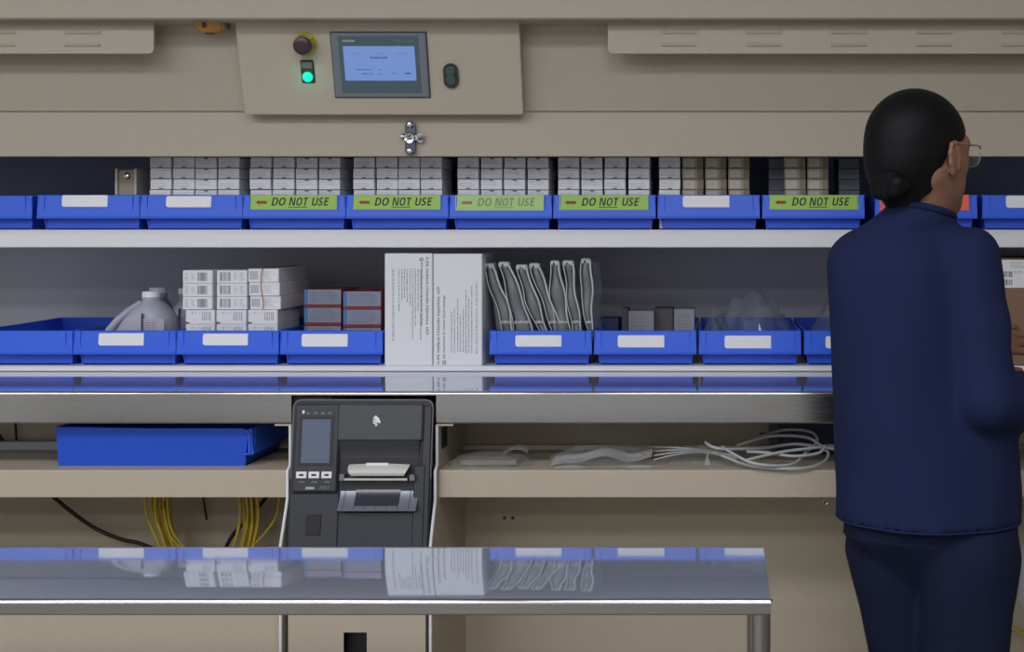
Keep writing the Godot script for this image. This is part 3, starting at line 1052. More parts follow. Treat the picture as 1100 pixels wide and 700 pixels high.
	var s := (VD - 0.002) / F
	var bar := PackedVector2Array()
	for q in 24:
		var an := TAU * q / 24.0
		bar.append(Vector2(cos(an) * 5.6 * s, sin(an) * 5.6 * s + (12.5 * s if sin(an) > 0 else -13.0 * s)))
	g = Geo.new()
	g.cam = T(Vector3(0, 0, 0.002))
	g.prism(bar, 0.008)
	obj("base_bar", g, mat(C(84, 84, 96), 0.3, 1.0), lt)
	for q in [14.0, -14.0]:
		g = Geo.new()
		g.cam = T(Vector3(0, q * s, 0.009), 90)
		g.lathe([[4.2 * s, 0], [4.0 * s, 0.003], [2.4 * s, 0.006], [0, 0.0068]], 16)
		obj("lobe", g, M.chrome, lt)
	g = Geo.new()
	g.cam = T(Vector3(0, 0, 0.008), 90)
	g.lathe([[6.2 * s, 0], [6.2 * s, 0.006], [5.2 * s, 0.009], [3.0 * s, 0.008], [0, 0.011]], 20)
	obj("hub", g, M.chrome, lt)
	var wing := PackedVector2Array([Vector2(5, -2.5) * s, Vector2(8, -2.2) * s, Vector2(9.5, -4.8) * s, Vector2(13, -4.6) * s, Vector2(14.2, -1.5) * s, Vector2(14.2, 2.0) * s, Vector2(12.5, 4.4) * s, Vector2(9.0, 4.2) * s, Vector2(7.5, 2.4) * s, Vector2(5, 2.5) * s])
	g = Geo.new()
	g.cam = T(Vector3(0, 0, 0.004))
	g.prism(wing, 0.008)
	obj("wing", g, M.chrome, lt)
	g = Geo.new()
	g.cam = T(Vector3(11.2 * s, 0, 0.012), 90)
	g.lathe([[3.0 * s, 0], [2.4 * s, 0.002], [0, 0.0026]], 14)
	obj("wing_screw", g, mat(C(90, 90, 98), 0.3, 1.0), lt)
	g = Geo.new()
	g.cam = T(Vector3(-8.0 * s, 1.5 * s, 0.002), 90)
	g.lathe([[3.2 * s, 0], [3.0 * s, 0.005], [1.8 * s, 0.008], [0, 0.009]], 14)
	obj("side_lobe", g, M.chrome, lt)
	# orange twist knob under the fascia, left of the box
	var kn := thing("twist_knob", "orange-yellow twist switch peeking out below the fascia left of the control panel", "switch", P(226.5, 21, (FD + 0.065)))
	s = (FD + 0.065) / F
	g = Geo.new()
	g.cam = T(Vector3(0, 0, 0), 90)
	g.lathe([[19.0 * s, -0.06], [19.0 * s, 0.008], [17.0 * s, 0.013], [0, 0.013]], 28)
	var gx := Geo.new()
	gx.loft([[-14.5 * s, 0, 0, 7 * s, 0.008, 2.5], [-12.5 * s, 0, 0, 13 * s, 0.014, 2.6], [-9 * s, 0, 0, 17.5 * s, 0.018, 3.0], [0, 0, 0, 18.5 * s, 0.02, 3.2], [12 * s, 0, 0, 18.5 * s, 0.02, 3.2]], 24)
	obj("knob", gx, mat(C(190, 140, 66), 0.5), kn)
	obj("pointer", Geo.new().box(Vector3(-3.6 * s, -4.5 * s, 0.0202), Vector3(4.4 * s, 11.5 * s, 0.002), 0.0006), mat(C(116, 40, 26), 0.5), kn)
	obj("side_catch", Geo.new().box(Vector3(16.5 * s, -3 * s, 0.004), Vector3(5.5 * s, 15 * s, 0.03), 0.002), mat(C(140, 116, 78), 0.5), kn)
	obj("foot", Geo.new().box(Vector3(-1 * s, -14.8 * s, 0), Vector3(9 * s, 1.6 * s, 0.012), 0.0006), mat(C(70, 50, 30), 0.5), kn)

const BW := 0.2395
const BL := 0.42
const BH := 0.0815
var bin_proto: Node3D
const NTH := ["first", "second", "third", "fourth", "fifth", "sixth", "seventh", "eighth", "ninth", "tenth", "eleventh"]

# open-front stacking bin: origin at the middle of its front foot, the front towards +z
func bin_shapes(t: Node3D) -> void:
	var th := 0.003
	var g := Geo.new()
	var ins := 0.011                      # foot narrower than the rim
	var lipd := 0.022                     # the label band stands out in front of the foot
	g.span(Vector3(-BW / 2 + ins, 0, -lipd), Vector3(BW / 2 - ins, th, -BL))                    # floor
	g.span(Vector3(-BW / 2 + ins, 0, -lipd), Vector3(BW / 2 - ins, 0.030, -lipd - th))          # front foot
	# side walls: slanting out from the narrower foot to the rim
	for s in [-1.0, 1.0]:
		var z0 := -lipd + 0.016
		var z1 := -lipd + 0.011
		var o := [Vector3(s * (BW / 2 - ins), 0, z0 - 0.016), Vector3(s * (BW / 2 - 0.0005), BH - 0.002, z1), Vector3(s * (BW / 2 - 0.0005), BH + 0.004, -BL), Vector3(s * (BW / 2 - ins), 0, -BL)]
		var inn := []
		for p: Vector3 in o: inn.append(p - Vector3(s * th, 0, 0))
		g.quad(o[0], o[1], o[2], o[3], Vector3(s, -0.13, 0).normalized())
		g.quad(inn[0], inn[1], inn[2], inn[3], Vector3(-s, 0.13, 0).normalized())
		g.quad(o[1], o[2], inn[2], inn[1], Vector3.UP)
		g.quad(o[0], o[1], inn[1], inn[0], Vector3(0, 0, 1))
		g.span(Vector3(s * (BW / 2), BH - 0.004, -lipd), Vector3(s * (BW / 2 - 0.0045), BH + 0.001, -BL + 0.12), 0.001)
	g.cam = Transform3D(Basis.IDENTITY, Vector3(0, 0, -BL))
	g.prism(PackedVector2Array([Vector2(-BW / 2 + ins, 0), Vector2(BW / 2 - ins, 0), Vector2(BW / 2, BH + 0.004), Vector2(-BW / 2, BH + 0.004)]), -th)
	g.cam = Transform3D.IDENTITY                   # back wall
	obj("tray", g, M.blue_deep, t)
	# front label band with slot ridges
	var f := Geo.new()
	var band := PackedVector2Array([Vector2(0.0, 0.0265), Vector2(-0.0045, BH - 0.0015), Vector2(-0.006, BH), Vector2(-0.009, BH), Vector2(-0.007, 0.0255), Vector2(-0.003, 0.0255)])
	f.rail(band, -BW / 2, BW / 2)
	f.span(Vector3(-BW / 2, 0.0255, -0.004), Vector3(BW / 2, 0.0285, -lipd - 0.002))
	f.span(Vector3(-BW / 2 + 0.001, 0.0265, 0.0008), Vector3(BW / 2 - 0.001, 0.0315, -0.003), 0.001)
	for s in [-1.0, 1.0]:
		f.span(Vector3(s * (BW / 2 - 0.017), 0.044, -0.0008), Vector3(s * (BW / 2 - 0.0155), BH - 0.003, -0.006), 0.0004)
		f.span(Vector3(s * (BW / 2), 0.0265, -0.002), Vector3(s * (BW / 2 - 0.003), BH - 0.004, -0.012), 0.001)
	obj("front_band", f, M.blue, t)

func bin(label: String, at: Transform3D, group: String) -> Node3D:
	var t: Node3D
	if bin_proto == null:
		t = thing("storage_bin", label, "bin", Vector3.ZERO, group)
		bin_shapes(t)
		bin_proto = t
		t.transform = at
	else:
		t = dup(bin_proto, "storage_bin", at, label, group)
		for c in t.get_children():
			if not str(c.name) in ["tray", "front_band"]:
				t.remove_child(c)
				c.free()
	return t

func band_z(y: float) -> float:
	return -0.0045 * (y - 0.0265) / (BH - 0.028)

# white paper tag on the band, its left lower corner snipped
func white_tag(t: Node3D, x0: float, x1: float, y0: float, y1: float) -> void:
	var g := Geo.new()
	var n := 0.004
	var lean := Basis.from_euler(Vector3(-0.083, 0, 0))
	var w := x1 - x0
	var h := y1 - y0
	g.cam = Transform3D(lean, Vector3((x0 + x1) / 2, y0, band_z(y0) + 0.0004))
	g.prism(PackedVector2Array([Vector2(-w / 2 + n, 0), Vector2(w / 2, 0), Vector2(w / 2, h), Vector2(-w / 2 + n * 0.6, h), Vector2(-w / 2, h - n), Vector2(-w / 2, n)]), 0.0008)
	obj("label_tag", g, M.white_label, t)

# green warning label with its arrow and words
var word_mesh: ArrayMesh
func warn_tag(t: Node3D, x0: float, x1: float, y0: float, y1: float, glare_painted: bool) -> void:
	var w := x1 - x0
	var h := y1 - y0
	var lean := Transform3D(Basis.from_euler(Vector3(-0.083, 0, 0)), Vector3((x0 + x1) / 2, y0, band_z(y0) + 0.0004))
	var g := Geo.new()
	g.cam = lean
	g.span(Vector3(-w / 2, 0, 0), Vector3(w / 2, h, 0.0008))
	var l := obj("warning_label", g, M.green_label if not glare_painted else M.green_glare, t)
	var ink: Material = M.ink if not glare_painted else M.ink_glare
	var o := w * 0.12
	if word_mesh == null:
		var wg := Geo.new()
		var parts := [["DO", -0.0515, 0.0335], ["NOT", -0.0045, 0.0455], ["USE", 0.0468, 0.0405]]
		for q in parts:
			var one := lettering(q[0], q[2], true, 0.20, 0.0190)
			wg.add_mesh(one.mesh(), T(Vector3(q[1], 0, 0)))
		wg.span(Vector3(-0.0285, -0.0138, -0.0001), Vector3(0.0150, -0.0122, 0.0001))
		word_mesh = wg.mesh()
	obj("lettering", word_mesh, ink, l, lean * T(Vector3(0.0165, h * 0.55, 0.0010)))
	g = Geo.new()
	var ax := -w * 0.40
	g.prism(PackedVector2Array([Vector2(ax - 0.008, 0), Vector2(ax, 0.0052), Vector2(ax, 0.0034), Vector2(ax + 0.0185, 0.0034), Vector2(ax + 0.0185, -0.0034), Vector2(ax, -0.0034), Vector2(ax, -0.0052)]), 0.0002)
	obj("red_arrow", g, M.red_ink if not glare_painted else M.red_glare, l, lean * T(Vector3(0, h * 0.5, 0.0008)))

func small_carton(called: String, m: Material, kind: int, parent_label: String) -> Node3D:
	var w := 0.0498
	var h := 0.0247
	var d := 0.12
	var t := thing(called, parent_label, "carton")
	obj("body", Geo.new().box(Vector3(0, h / 2, -d / 2), Vector3(w, h, d), 0.0008), m, t)
	if kind == 0 or kind == 1:      # white: tuck flap at the foot or at the top
		var y := 0.0028 if kind == 0 else h - 0.0028
		obj("tuck_flap", Geo.new().span(Vector3(-w / 2 + 0.001, 0.0012 if kind == 0 else 0.006, -0.0002), Vector3(w / 2 - 0.001, h - 0.006 if kind == 0 else h - 0.0012, 0.0006), 0.0003), M.carton_print, t)
		var pl := PackedVector2Array()
		for q in 9: pl.append(Vector2(0.006 * cos(PI * q / 8.0), 0.0035 * sin(PI * q / 8.0) * (1.0 if kind == 0 else -1.0)))
		var g := Geo.new()
		g.cam = T(Vector3(0, y - (0.002 if kind == 0 else -0.002), 0.0004))
		g.prism(pl, 0.0006)
		obj("thumb_notch", g, M.carton_edge, t)
		obj("seam", Geo.new().span(Vector3(-w / 2 + 0.001, (0.0 if kind == 0 else h - 0.0013), -0.0004), Vector3(w / 2 - 0.001, (0.0013 if kind == 0 else h), 0.0003)), M.carton_edge, t)
	elif kind == 2:
		obj("white_panel", Geo.new().span(Vector3(-w / 2 + 0.004, 0.003, -0.0002), Vector3(0.004, h - 0.003, 0.0005), 0.0002), M.tan_print, t)
		obj("side_stripe", Geo.new().span(Vector3(w / 2 - 0.014, 0.0005, -0.0002), Vector3(w / 2 - 0.0006, h - 0.0005, 0.0003)), M.carton_tan_dark, t)
		obj("seam", Geo.new().span(Vector3(-w / 2 + 0.001, 0, -0.0004), Vector3(w / 2 - 0.001, 0.0011, 0.0003)), M.carton_tan_dark, t)
	else:
		obj("seam", Geo.new().span(Vector3(-w / 2 + 0.001, 0, -0.0004), Vector3(w / 2 - 0.001, 0.0012, 0.0003)), M.grey_dark, t)
	return t

func upper_bins() -> void:
	var rng := RandomNumberGenerator.new()
	rng.seed = 11
	M.green_glare = mat(C(164, 202, 116), 0.25)  # paler label, ink and arrow: glare painted into the colours
	M.ink_glare = mat(C(112, 138, 92), 0.4)
	M.red_glare = mat(C(150, 96, 76), 0.4)
	var im := blank(96, 40, C(224, 225, 228))
	type_rows(im, Rect2i(6, 6, 84, 26), 4, C(150, 152, 160), rng, 0.3)
	M.carton_print = printed(im, 0.55)
	im = blank(48, 40, C(186, 181, 170))
	im.fill_rect(Rect2i(0, 0, 48, 1), C(150, 140, 120))
	type_rows(im, Rect2i(6, 6, 34, 26), 4, C(150, 142, 126), rng, 0.4)
	M.tan_print = printed(im, 0.6)
	var d := 3.05
	var sy := Y(246.6, 3.035)
	# pixel edges of each bin, its tag: 0 none, 1 white, 2 green, 3 green glaring, 4 orange; tag's left, right, top, bottom
	var bins := [
		[39.0, 150.0, 1, 66.0, 115.0, 209.5, 222.0, "blue bin on the upper shelf holding one olive metal case"],
		[150.0, 260.5, 1, 178.0, 226.5, 210.5, 222.5, "blue bin with a white tag and white cartons, left of the green-labelled bins"],
		[260.5, 371.0, 2, 268.5, 361.5, 208.0, 225.0, "leftmost of the blue bins with a green warning label"],
		[371.0, 482.0, 2, 379.0, 473.0, 208.0, 225.0, "second from left of the blue bins with a green warning label"],
		[482.0, 593.5, 3, 489.0, 584.0, 208.5, 226.0, "blue bin whose green warning label is pale with painted glare"],
		[593.5, 705.0, 2, 600.5, 696.5, 208.5, 225.5, "blue green-labelled bin right of the one with the pale label"],
		[705.0, 817.5, 1, 733.5, 783.5, 210.0, 222.5, "blue bin with a white tag holding white and tan cartons"],
		[817.5, 930.0, 3, 826.5, 922.5, 208.5, 225.0, "blue green-labelled bin nearest the woman, holding tan and dark cartons"],
		[940.0, 1050.0, 4, 945.0, 1041.0, 209.0, 226.0, "blue bin with an orange label half hidden behind the woman's head"],
		[1055.0, 1166.0, 1, 1081.0, 1130.0, 210.0, 223.0, "rightmost blue bin on the upper shelf, right of the woman's face"]]
	for b in bins:
		var cx := (X(b[0], d) + X(b[1], d)) / 2
		var t := bin(b[7], T(Vector3(cx, sy, -d)), "blue bins on the upper shelf")
		var x0 := X(b[3], d) - cx
		var x1 := X(b[4], d) - cx
		var y1 := Y(b[5], d) - sy
		var y0 := Y(b[6], d) - sy
		if b[2] == 1: white_tag(t, x0, x1, y0, y1)
		elif b[2] == 2: warn_tag(t, x0, x1, y0, minf(y1, BH - 0.0005), false)
		elif b[2] == 3: warn_tag(t, x0, x1, y0, minf(y1, BH - 0.0005), b[0] < 500.0)
		else:
			var g := Geo.new()
			g.cam = Transform3D(Basis.from_euler(Vector3(-0.083, 0, 0)), Vector3((x0 + x1) / 2, y0, band_z(y0) + 0.0004))
			g.span(Vector3(-(x1 - x0) / 2, 0, 0), Vector3((x1 - x0) / 2, y1 - y0, 0.0008))
			obj("orange_label", g, M.orange_label, t)
	# a bin pushed back in the shade at the far left
	bin("dark blue bin pushed back in the shade at the left end of the upper shelf", T(Vector3(X(34, 3.10) - BW / 2, sy, -3.10)), "blue bins on the upper shelf")
	# cartons, four rows in sight; the layers under them stay inside the bins
	var dc := 3.085
	var base := Y(215.2, dc)
	var floor_y := sy + 0.003
	var pitch := 0.02562
	var protos := [small_carton("small_carton", M.carton_white, 0, "x"), small_carton("small_carton", M.carton_white, 1, "x"), small_carton("small_carton", M.carton_tan, 2, "x"), small_carton("small_carton", M.carton_dark, 3, "x")]
	var first := [true, true, true, true]
	var cols := [
		["bin left of the green labels", [[161.7, 0], [186.3, 0], [210.7, 1], [235.0, 0]]],
		["leftmost green-labelled bin", [[269.2, 0], [293.8, 0], [318.4, 1], [343.0, 1]]],
		["second green-labelled bin", [[380.0, 0], [404.8, 0], [428.8, 0], [452.6, 0]]],
		["bin with pale glaring label", [[492.0, 0], [517.3, 1], [542.0, 1], [567.0, 1]]],
		["bin right of the pale-labelled one", [[599.8, 0], [625.0, 1], [649.8, 0], [675.6, 0]]],
		["bin of white and tan cartons", [[708.5, 0], [733.4, 2], [758.0, 2], [782.8, 2]]],
		["green-labelled bin nearest the woman", [[826.5, 3], [843.2, 2], [867.8, 2], [902.5, 3]]]]
	var place := ["lowest row", "second row up", "third row up", "top row"]
	var hue := ["white", "white", "tan", "dark grey"]
	for c in cols:
		var n := 0
		var lo := 1e9
		var hi := -1e9
		for q in c[1]:
			var x := X(q[0] + 11.0, dc)
			lo = minf(lo, x - 0.024); hi = maxf(hi, x + 0.024)
			var deep := 0.03 if q[1] == 3 else 0.0
			for r in 4:
				var k: int = q[1]
				var label := "small %s carton, %s in column %s, %s" % [hue[k], place[r], ["one", "two", "three", "four"][n], c[0]]
				var at := T(Vector3(x + rng.randf_range(-0.0007, 0.0007), base + r * pitch + 0.0002, -dc - deep + rng.randf_range(-0.003, 0.003)), 0, rng.randf_range(-0.8, 0.8), 0)
				var o: Node3D
				if first[k]:
					first[k] = false
					o = protos[k]
					o.transform = at
					o.set_meta("label", label)
					o.set_meta("group", "small %s cartons in the upper bins" % hue[k])
				else:
					o = dup(protos[k], "small_carton", at, label, "small %s cartons in the upper bins" % hue[k])
			n += 1
		var hid := Geo.new()
		for q in c[1]:
			var deep := 0.03 if q[1] == 3 else 0.0
			var hh := (base - floor_y - 0.0004) / 2
			for r in 2: hid.box(Vector3(X(q[0] + 11.0, dc), floor_y + hh * (r + 0.5), -dc - 0.06 - deep), Vector3(0.0495, hh - 0.0004, 0.118), 0.0008)
		var h := obj("lower_cartons", hid, M.carton_white)
		tag(h, "lower layers of small cartons hidden inside the %s" % c[0], "cartons", "", "stuff")
	# the olive metal case in the first bin
	var ot := thing("metal_case", "olive grey metal case with pale side rails standing in the leftmost labelled bin", "case", Vector3(X(135.5, 3.10), floor_y, -3.10))
	var w := X(147.3, 3.1) - X(124.2, 3.1)
	var hh := Y(180.8, 3.1) - floor_y
	obj("body", Geo.new().span(Vector3(-w / 2 + 0.004, 0, -0.004), Vector3(w / 2 - 0.004, hh - 0.002, -0.12), 0.002), mat(C(150, 143, 122), 0.5), ot)
	for s in [-1.0, 1.0]:
		obj("side_rail", Geo.new().span(Vector3(s * w / 2, 0, 0.003), Vector3(s * (w / 2 - 0.0055), hh, -0.12), 0.001), mat(C(190, 188, 178), 0.4), ot)
	var g := Geo.new()
	g.cam = T(Vector3(0.001, hh - 0.018, -0.004), 90)
	g.lathe([[0.008, 0], [0.008, 0.002], [0.005, 0.005], [0, 0.006]], 20)
	obj("knob", g, M.chrome, ot)

func middle_bins() -> void:
	var d := 3.05
	var sy := Y(393.0, 3.04)
	var bins := [
		[-33.0, 78.0, 0.0, 0.0, 0.0, 0.0, "empty untagged blue bin at the left end of the middle shelf"],
		[78.0, 189.0, 105.5, 154.0, 357.8, 371.0, "blue bin holding the white plastic jugs"],
		[189.0, 299.5, 217.5, 266.0, 358.3, 370.8, "blue bin holding white cartons stacked three wide"],
		[299.5, 412.0, 323.8, 373.2, 358.6, 372.2, "blue bin holding red and blue cartons, left of the tall white cartons"],
		[524.5, 636.8, 553.5, 603.0, 360.0, 372.2, "blue bin full of leaning clear pouches, right of the tall white cartons"],
		[636.8, 749.3, 663.5, 713.5, 360.0, 373.0, "blue bin holding a few low grey cartons at the back"],
		[749.3, 862.0, 778.5, 828.3, 360.5, 374.0, "blue bin heaped with crumpled clear plastic"],
		[862.3, 975.0, 887.0, 936.0, 361.0, 374.0, "rightmost blue bin of the middle shelf, half hidden by the woman's back"]]
	for b in bins:
		var cx := (X(b[0], d) + X(b[1], d)) / 2
		var t := bin(b[6], T(Vector3(cx, sy, -d)), "blue bins on the middle shelf")
		if b[2] > 0.0: white_tag(t, X(b[2], d) - cx, X(b[3], d) - cx, Y(b[5], d) - sy, Y(b[4], d) - sy)
	white_jugs(sy + 0.003)
	stacked_cartons(sy + 0.003)
	tall_cartons(sy)
	clear_pouches(sy + 0.003)
	back_cartons(sy + 0.003)
	plastic_heap(sy + 0.003)
	shipping_carton(sy)

func white_jugs(fy: float) -> void:
	M.jug = mat(C(174, 178, 189), 0.42)
	M.jug.backlight_enabled = true
	M.jug.backlight = Color(0.35, 0.36, 0.38)
	M.jug_label = mat(C(140, 116, 146), 0.5)
	var rng := RandomNumberGenerator.new()
	rng.seed = 5
	var im := blank(96, 128, C(178, 172, 186))
	im.fill_rect(Rect2i(0, 56, 96, 20), C(150, 108, 138))
	type_rows(im, Rect2i(8, 10, 76, 40), 5, C(120, 110, 136), rng, 0.4)
	type_rows(im, Rect2i(8, 84, 76, 34), 5, C(120, 110, 136), rng, 0.4)
	M.jug_print = printed(im, 0.5)
	var spec := [[151.5, 314.0, 3.10, "white plastic jug with a purple-edged label, front one in its bin"], [160.0, 309.5, 3.29, "white plastic jug half hidden right behind the front jug"], [191.5, 310.0, 3.29, "white plastic jug farthest right, beside the white cartons"]]
	for s in spec:
		var d: float = s[2]
		var k := d / F
		var top := Y(s[1], d) - fy
		var t := thing("plastic_jug", s[3], "jug", Vector3(X(s[0], d), fy, -d - 0.055), "white plastic jugs in the bin")
		# sections: left side runs out to the handle foot, right side upright
		var sec := []
		for q in [[0.0, -37.0, 27.0, 0.052, 3.5], [0.02, -40.0, 28.0, 0.055, 3.5], [0.44, -37.0, 28.0, 0.055, 3.2], [0.60, -30.0, 27.0, 0.053, 2.8], [0.72, -20.0, 22.0, 0.048, 2.4], [0.82, -12.0, 15.0, 0.036, 2.1], [0.87, -8.5, 9.5, 0.024, 2.0], [0.92, -8.0, 9.0, 0.022, 2.0]]:
			var nar := 1.0 if d < 3.2 else (0.5 if q[0] < 0.85 else 1.0)
			sec.append([q[0] * top, (q[1] + q[2]) / 2 * k * nar, 0.0, (q[2] - q[1]) / 2 * k * nar, q[3], q[4]])
		obj("body", Geo.new().loft(sec, 28), M.jug, t)
		var g := Geo.new()
		g.cam = T(Vector3(0, top * 0.92, 0))
		g.lathe([[9.0 * k, -0.003], [9.3 * k, 0.0], [9.3 * k, top * 0.07], [8.6 * k, top * 0.08], [0, top * 0.08]], 24)
		obj("cap", g, M.white_label, t)
		# handle: a thick loop from the neck down the left slope
		if d < 3.2: obj("handle", Geo.new().tube([Vector3(-9 * k, top * 0.84, 0.012), Vector3(-18 * k, top * 0.73, 0.034), Vector3(-27 * k, top * 0.60, 0.046), Vector3(-35 * k, top * 0.46, 0.05), Vector3(-40 * k, top * 0.3, 0.05)], 0.007, 12, false, 0.010), M.jug, t)
		obj("printed_label", Geo.new().box(Vector3((13.0 if d < 3.2 else 6.0) * k, top * 0.34, 0.0555), Vector3((24.0 if d < 3.2 else 9.0) * k, top * 0.56, 0.0012), 0.0003), M.jug_print, t)
		obj("label_edge", Geo.new().box(Vector3(1.4 * k, top * 0.38, 0.0558), Vector3(2.6 * k, top * 0.64, 0.0014), 0.0003), mat(C(74, 52, 84), 0.5), t)

func stacked_cartons(fy: float) -> void:
	var rng := RandomNumberGenerator.new()
	rng.seed = 21
	var pr := []
	# three end prints: barcode right, barcode left, grey text; and the lower rows' print
	for k in 3:
		var im := blank(128, 64, C(226, 227, 229))
		if k == 0:
			bars(im, Rect2i(64, 10, 44, 44), C(84, 88, 92), rng)
			type_rows(im, Rect2i(8, 12, 22, 42), 7, C(120, 124, 130), rng, 0.3)
			type_rows(im, Rect2i(36, 14, 20, 36), 6, C(150, 154, 160), rng, 0.3)
		elif k == 1:
			bars(im, Rect2i(14, 9, 46, 45), C(80, 84, 88), rng)
			type_rows(im, Rect2i(72, 10, 22, 40), 6, C(150, 154, 160), rng, 0.5)
			type_rows(im, Rect2i(98, 10, 26, 44), 7, C(150, 154, 160), rng, 0.5)
		else:
			im.fill_rect(Rect2i(4, 10, 38, 42), C(190, 192, 197))
			type_rows(im, Rect2i(6, 12, 34, 38), 7, C(150, 153, 160), rng)
			type_rows(im, Rect2i(58, 10, 40, 42), 7, C(160, 163, 170), rng, 0.3)
			im.fill_rect(Rect2i(104, 36, 16, 14), C(240, 240, 242))
		pr.append(printed(im, 0.55))
	var il := blank(128, 64, C(228, 229, 232))
	type_rows(il, Rect2i(72, 8, 44, 52), 5, C(60, 58, 84), rng, 0.4, true)
	type_rows(il, Rect2i(60, 6, 8, 12), 2, C(150, 90, 110), rng)
	il.fill_rect(Rect2i(24, 8, 12, 10), C(196, 198, 204))
	il.fill_rect(Rect2i(44, 8, 6, 10), C(210, 196, 204))
	il.fill_rect(Rect2i(0, 12, 5, 14), C(206, 208, 214))
	for y in 9:
		il.fill_rect(Rect2i(0, 54 + y, int(20 - absf(y - 5) * 3), 1), C(120, 36, 58))
	var pl := printed(il, 0.55)
	var d := 3.085
	# columns: upper cartons' pixel edges, lower cartons' pixel edges
	var cols := [[196.0, 228.5, 198.5, 230.5], [232.5, 265.5, 231.5, 264.5], [266.5, 300.0, 265.5, 298.0]]
	var rows_up := [[289.5, 303.5], [303.5, 317.0], [317.0, 331.5]]
	var names := ["left", "middle", "right"]
	for c in 3:
		var lift := fy
		# lower cartons: two in sight and one under them inside the bin
		var lo := [[380.0, fy], [363.0, 0.0], [348.0, 0.0]]
		var y332 := Y(332.5, d)
		var hrow := 15.8 * d / F
		var y_2 := y332 - hrow
		var y_3 := y_2 - hrow
		var x0 := X(cols[c][2], d)
		var x1 := X(cols[c][3], d)
		var w := x1 - x0 - 0.0012
		for r in 3:
			var yb: float = [y_2, y_3, fy][r]
			var yt: float = [y332, y_2, y_3][r] - 0.0004
			var t := thing("medicine_carton", "white carton with purple print, %s of the %s lower pile" % [["top", "second", "bottom"][r], names[c]], "carton", Vector3((x0 + x1) / 2, yb, -d - 0.003), "purple-printed cartons")
			obj("body", Geo.new().span(Vector3(-w / 2, 0, -0.0005), Vector3(w / 2, yt - yb, -0.16), 0.0012), M.carton_white, t)
			obj("end_print", Geo.new().span(Vector3(-w / 2 + 0.001, 0.001, -0.0006), Vector3(w / 2 - 0.001, yt - yb - 0.001, 0.0002)), pl, t)
		x0 = X(cols[c][0], d)
		x1 = X(cols[c][1], d)
		w = x1 - x0 - 0.0008
		var hh := (Y(289.5, d) - y332 - 0.0012) / 3.0
		if c == 2: hh = (Y(288.0, d) - y332 - 0.0012) / 3.0
		for r in 3:
			var off := 0.0
			if c == 2: off = [0.0048, 0.0035, 0.0][r]
			var t := thing("medicine_carton", "white carton with grey %s, %s of the upper %s pile%s" % [["barcode at the right", "barcode at the left", "text"][c], ["lowest", "middle", "topmost"][r], names[c], ", under rubber band" if c == 2 else ""], "carton", Vector3((x0 + x1) / 2 + off - (0.002 if c == 2 else 0.0), y332 + r * hh + 0.0002, -d - (0.004 * absf(r - 1) if c == 2 else 0.0)), "grey-printed cartons")
			obj("body", Geo.new().span(Vector3(-w / 2, 0, -0.0005), Vector3(w / 2, hh - 0.0005, -0.22), 0.0012), M.carton_white, t)
			obj("end_print", Geo.new().span(Vector3(-w / 2 + 0.001, 0.0008, -0.0006), Vector3(w / 2 - 0.001, hh - 0.0012, 0.0002)), pr[c], t)
		if c == 2:
			var xm := X(281.5, d)
			var zt := -d + 0.0012
			var ya := y332 + 0.0002
			var yz := y332 + 3 * hh + 0.0012
			var bandp := []
			for q in [[ya, zt], [ya + hh * 0.5, zt + 0.0006], [ya + hh * 1.5, zt - 0.0006 + 0.001], [ya + hh * 2.5, zt], [yz, zt - 0.001], [yz + 0.0002, zt - 0.06], [yz + 0.0002, zt - 0.14], [yz, zt - 0.223]]:
				bandp.append(Vector3(xm + 0.0035 * sin(q[0] * 60.0), q[0], q[1]))
			var rb := obj("rubber_band", Geo.new().tube(bandp, 0.0012, 6), mat(C(206, 120, 96), 0.5))
			tag(rb, "thin orange rubber band round the right pile of white cartons", "rubber band")
	# red and blue cartons, two columns
	var ir := blank(128, 72, C(130, 136, 154))
	ir.fill_rect(Rect2i(0, 59, 128, 13), C(112, 30, 40))
	ir.fill_rect(Rect2i(0, 0, 13, 60), C(66, 112, 160))
	type_rows(ir, Rect2i(20, 6, 100, 48), 6, C(84, 92, 116), rng, 0.2)
	var rp := printed(ir, 0.5)
	var red := mat(C(126, 38, 44), 0.5)
	var cc := [[326.5, 366.6, 3.14, 310.6], [368.5, 409.3, 3.10, 312.6]]
	for c in 2:
		var dd: float = cc[c][2]
		var hr := 19.6 * dd / F
		var x0 := X(cc[c][0], dd)
		var x1 := X(cc[c][1], dd)
		var w := x1 - x0
		var top := Y(cc[c][3], dd)
		for r in 4:
			var yb := maxf(top - hr * (r + 1), fy)
			var yt := top - hr * r - 0.0004
			if yt - yb < 0.006: continue
			var t := thing("red_carton", "red and blue carton, %s in the %s pile beside the tall cartons" % [["top", "second", "third", "bottom"][r], ["left", "right"][c]], "carton", Vector3((x0 + x1) / 2, yb, -dd), "red and blue cartons")
			obj("body", Geo.new().span(Vector3(-w / 2, 0, -0.0005), Vector3(w / 2, yt - yb, -0.15), 0.001), red, t)
			obj("end_print", Geo.new().span(Vector3(-w / 2 + 0.0005, 0.0004, -0.0006), Vector3(w / 2 - 0.0005, yt - yb - 0.0004, 0.0002)), rp, t)

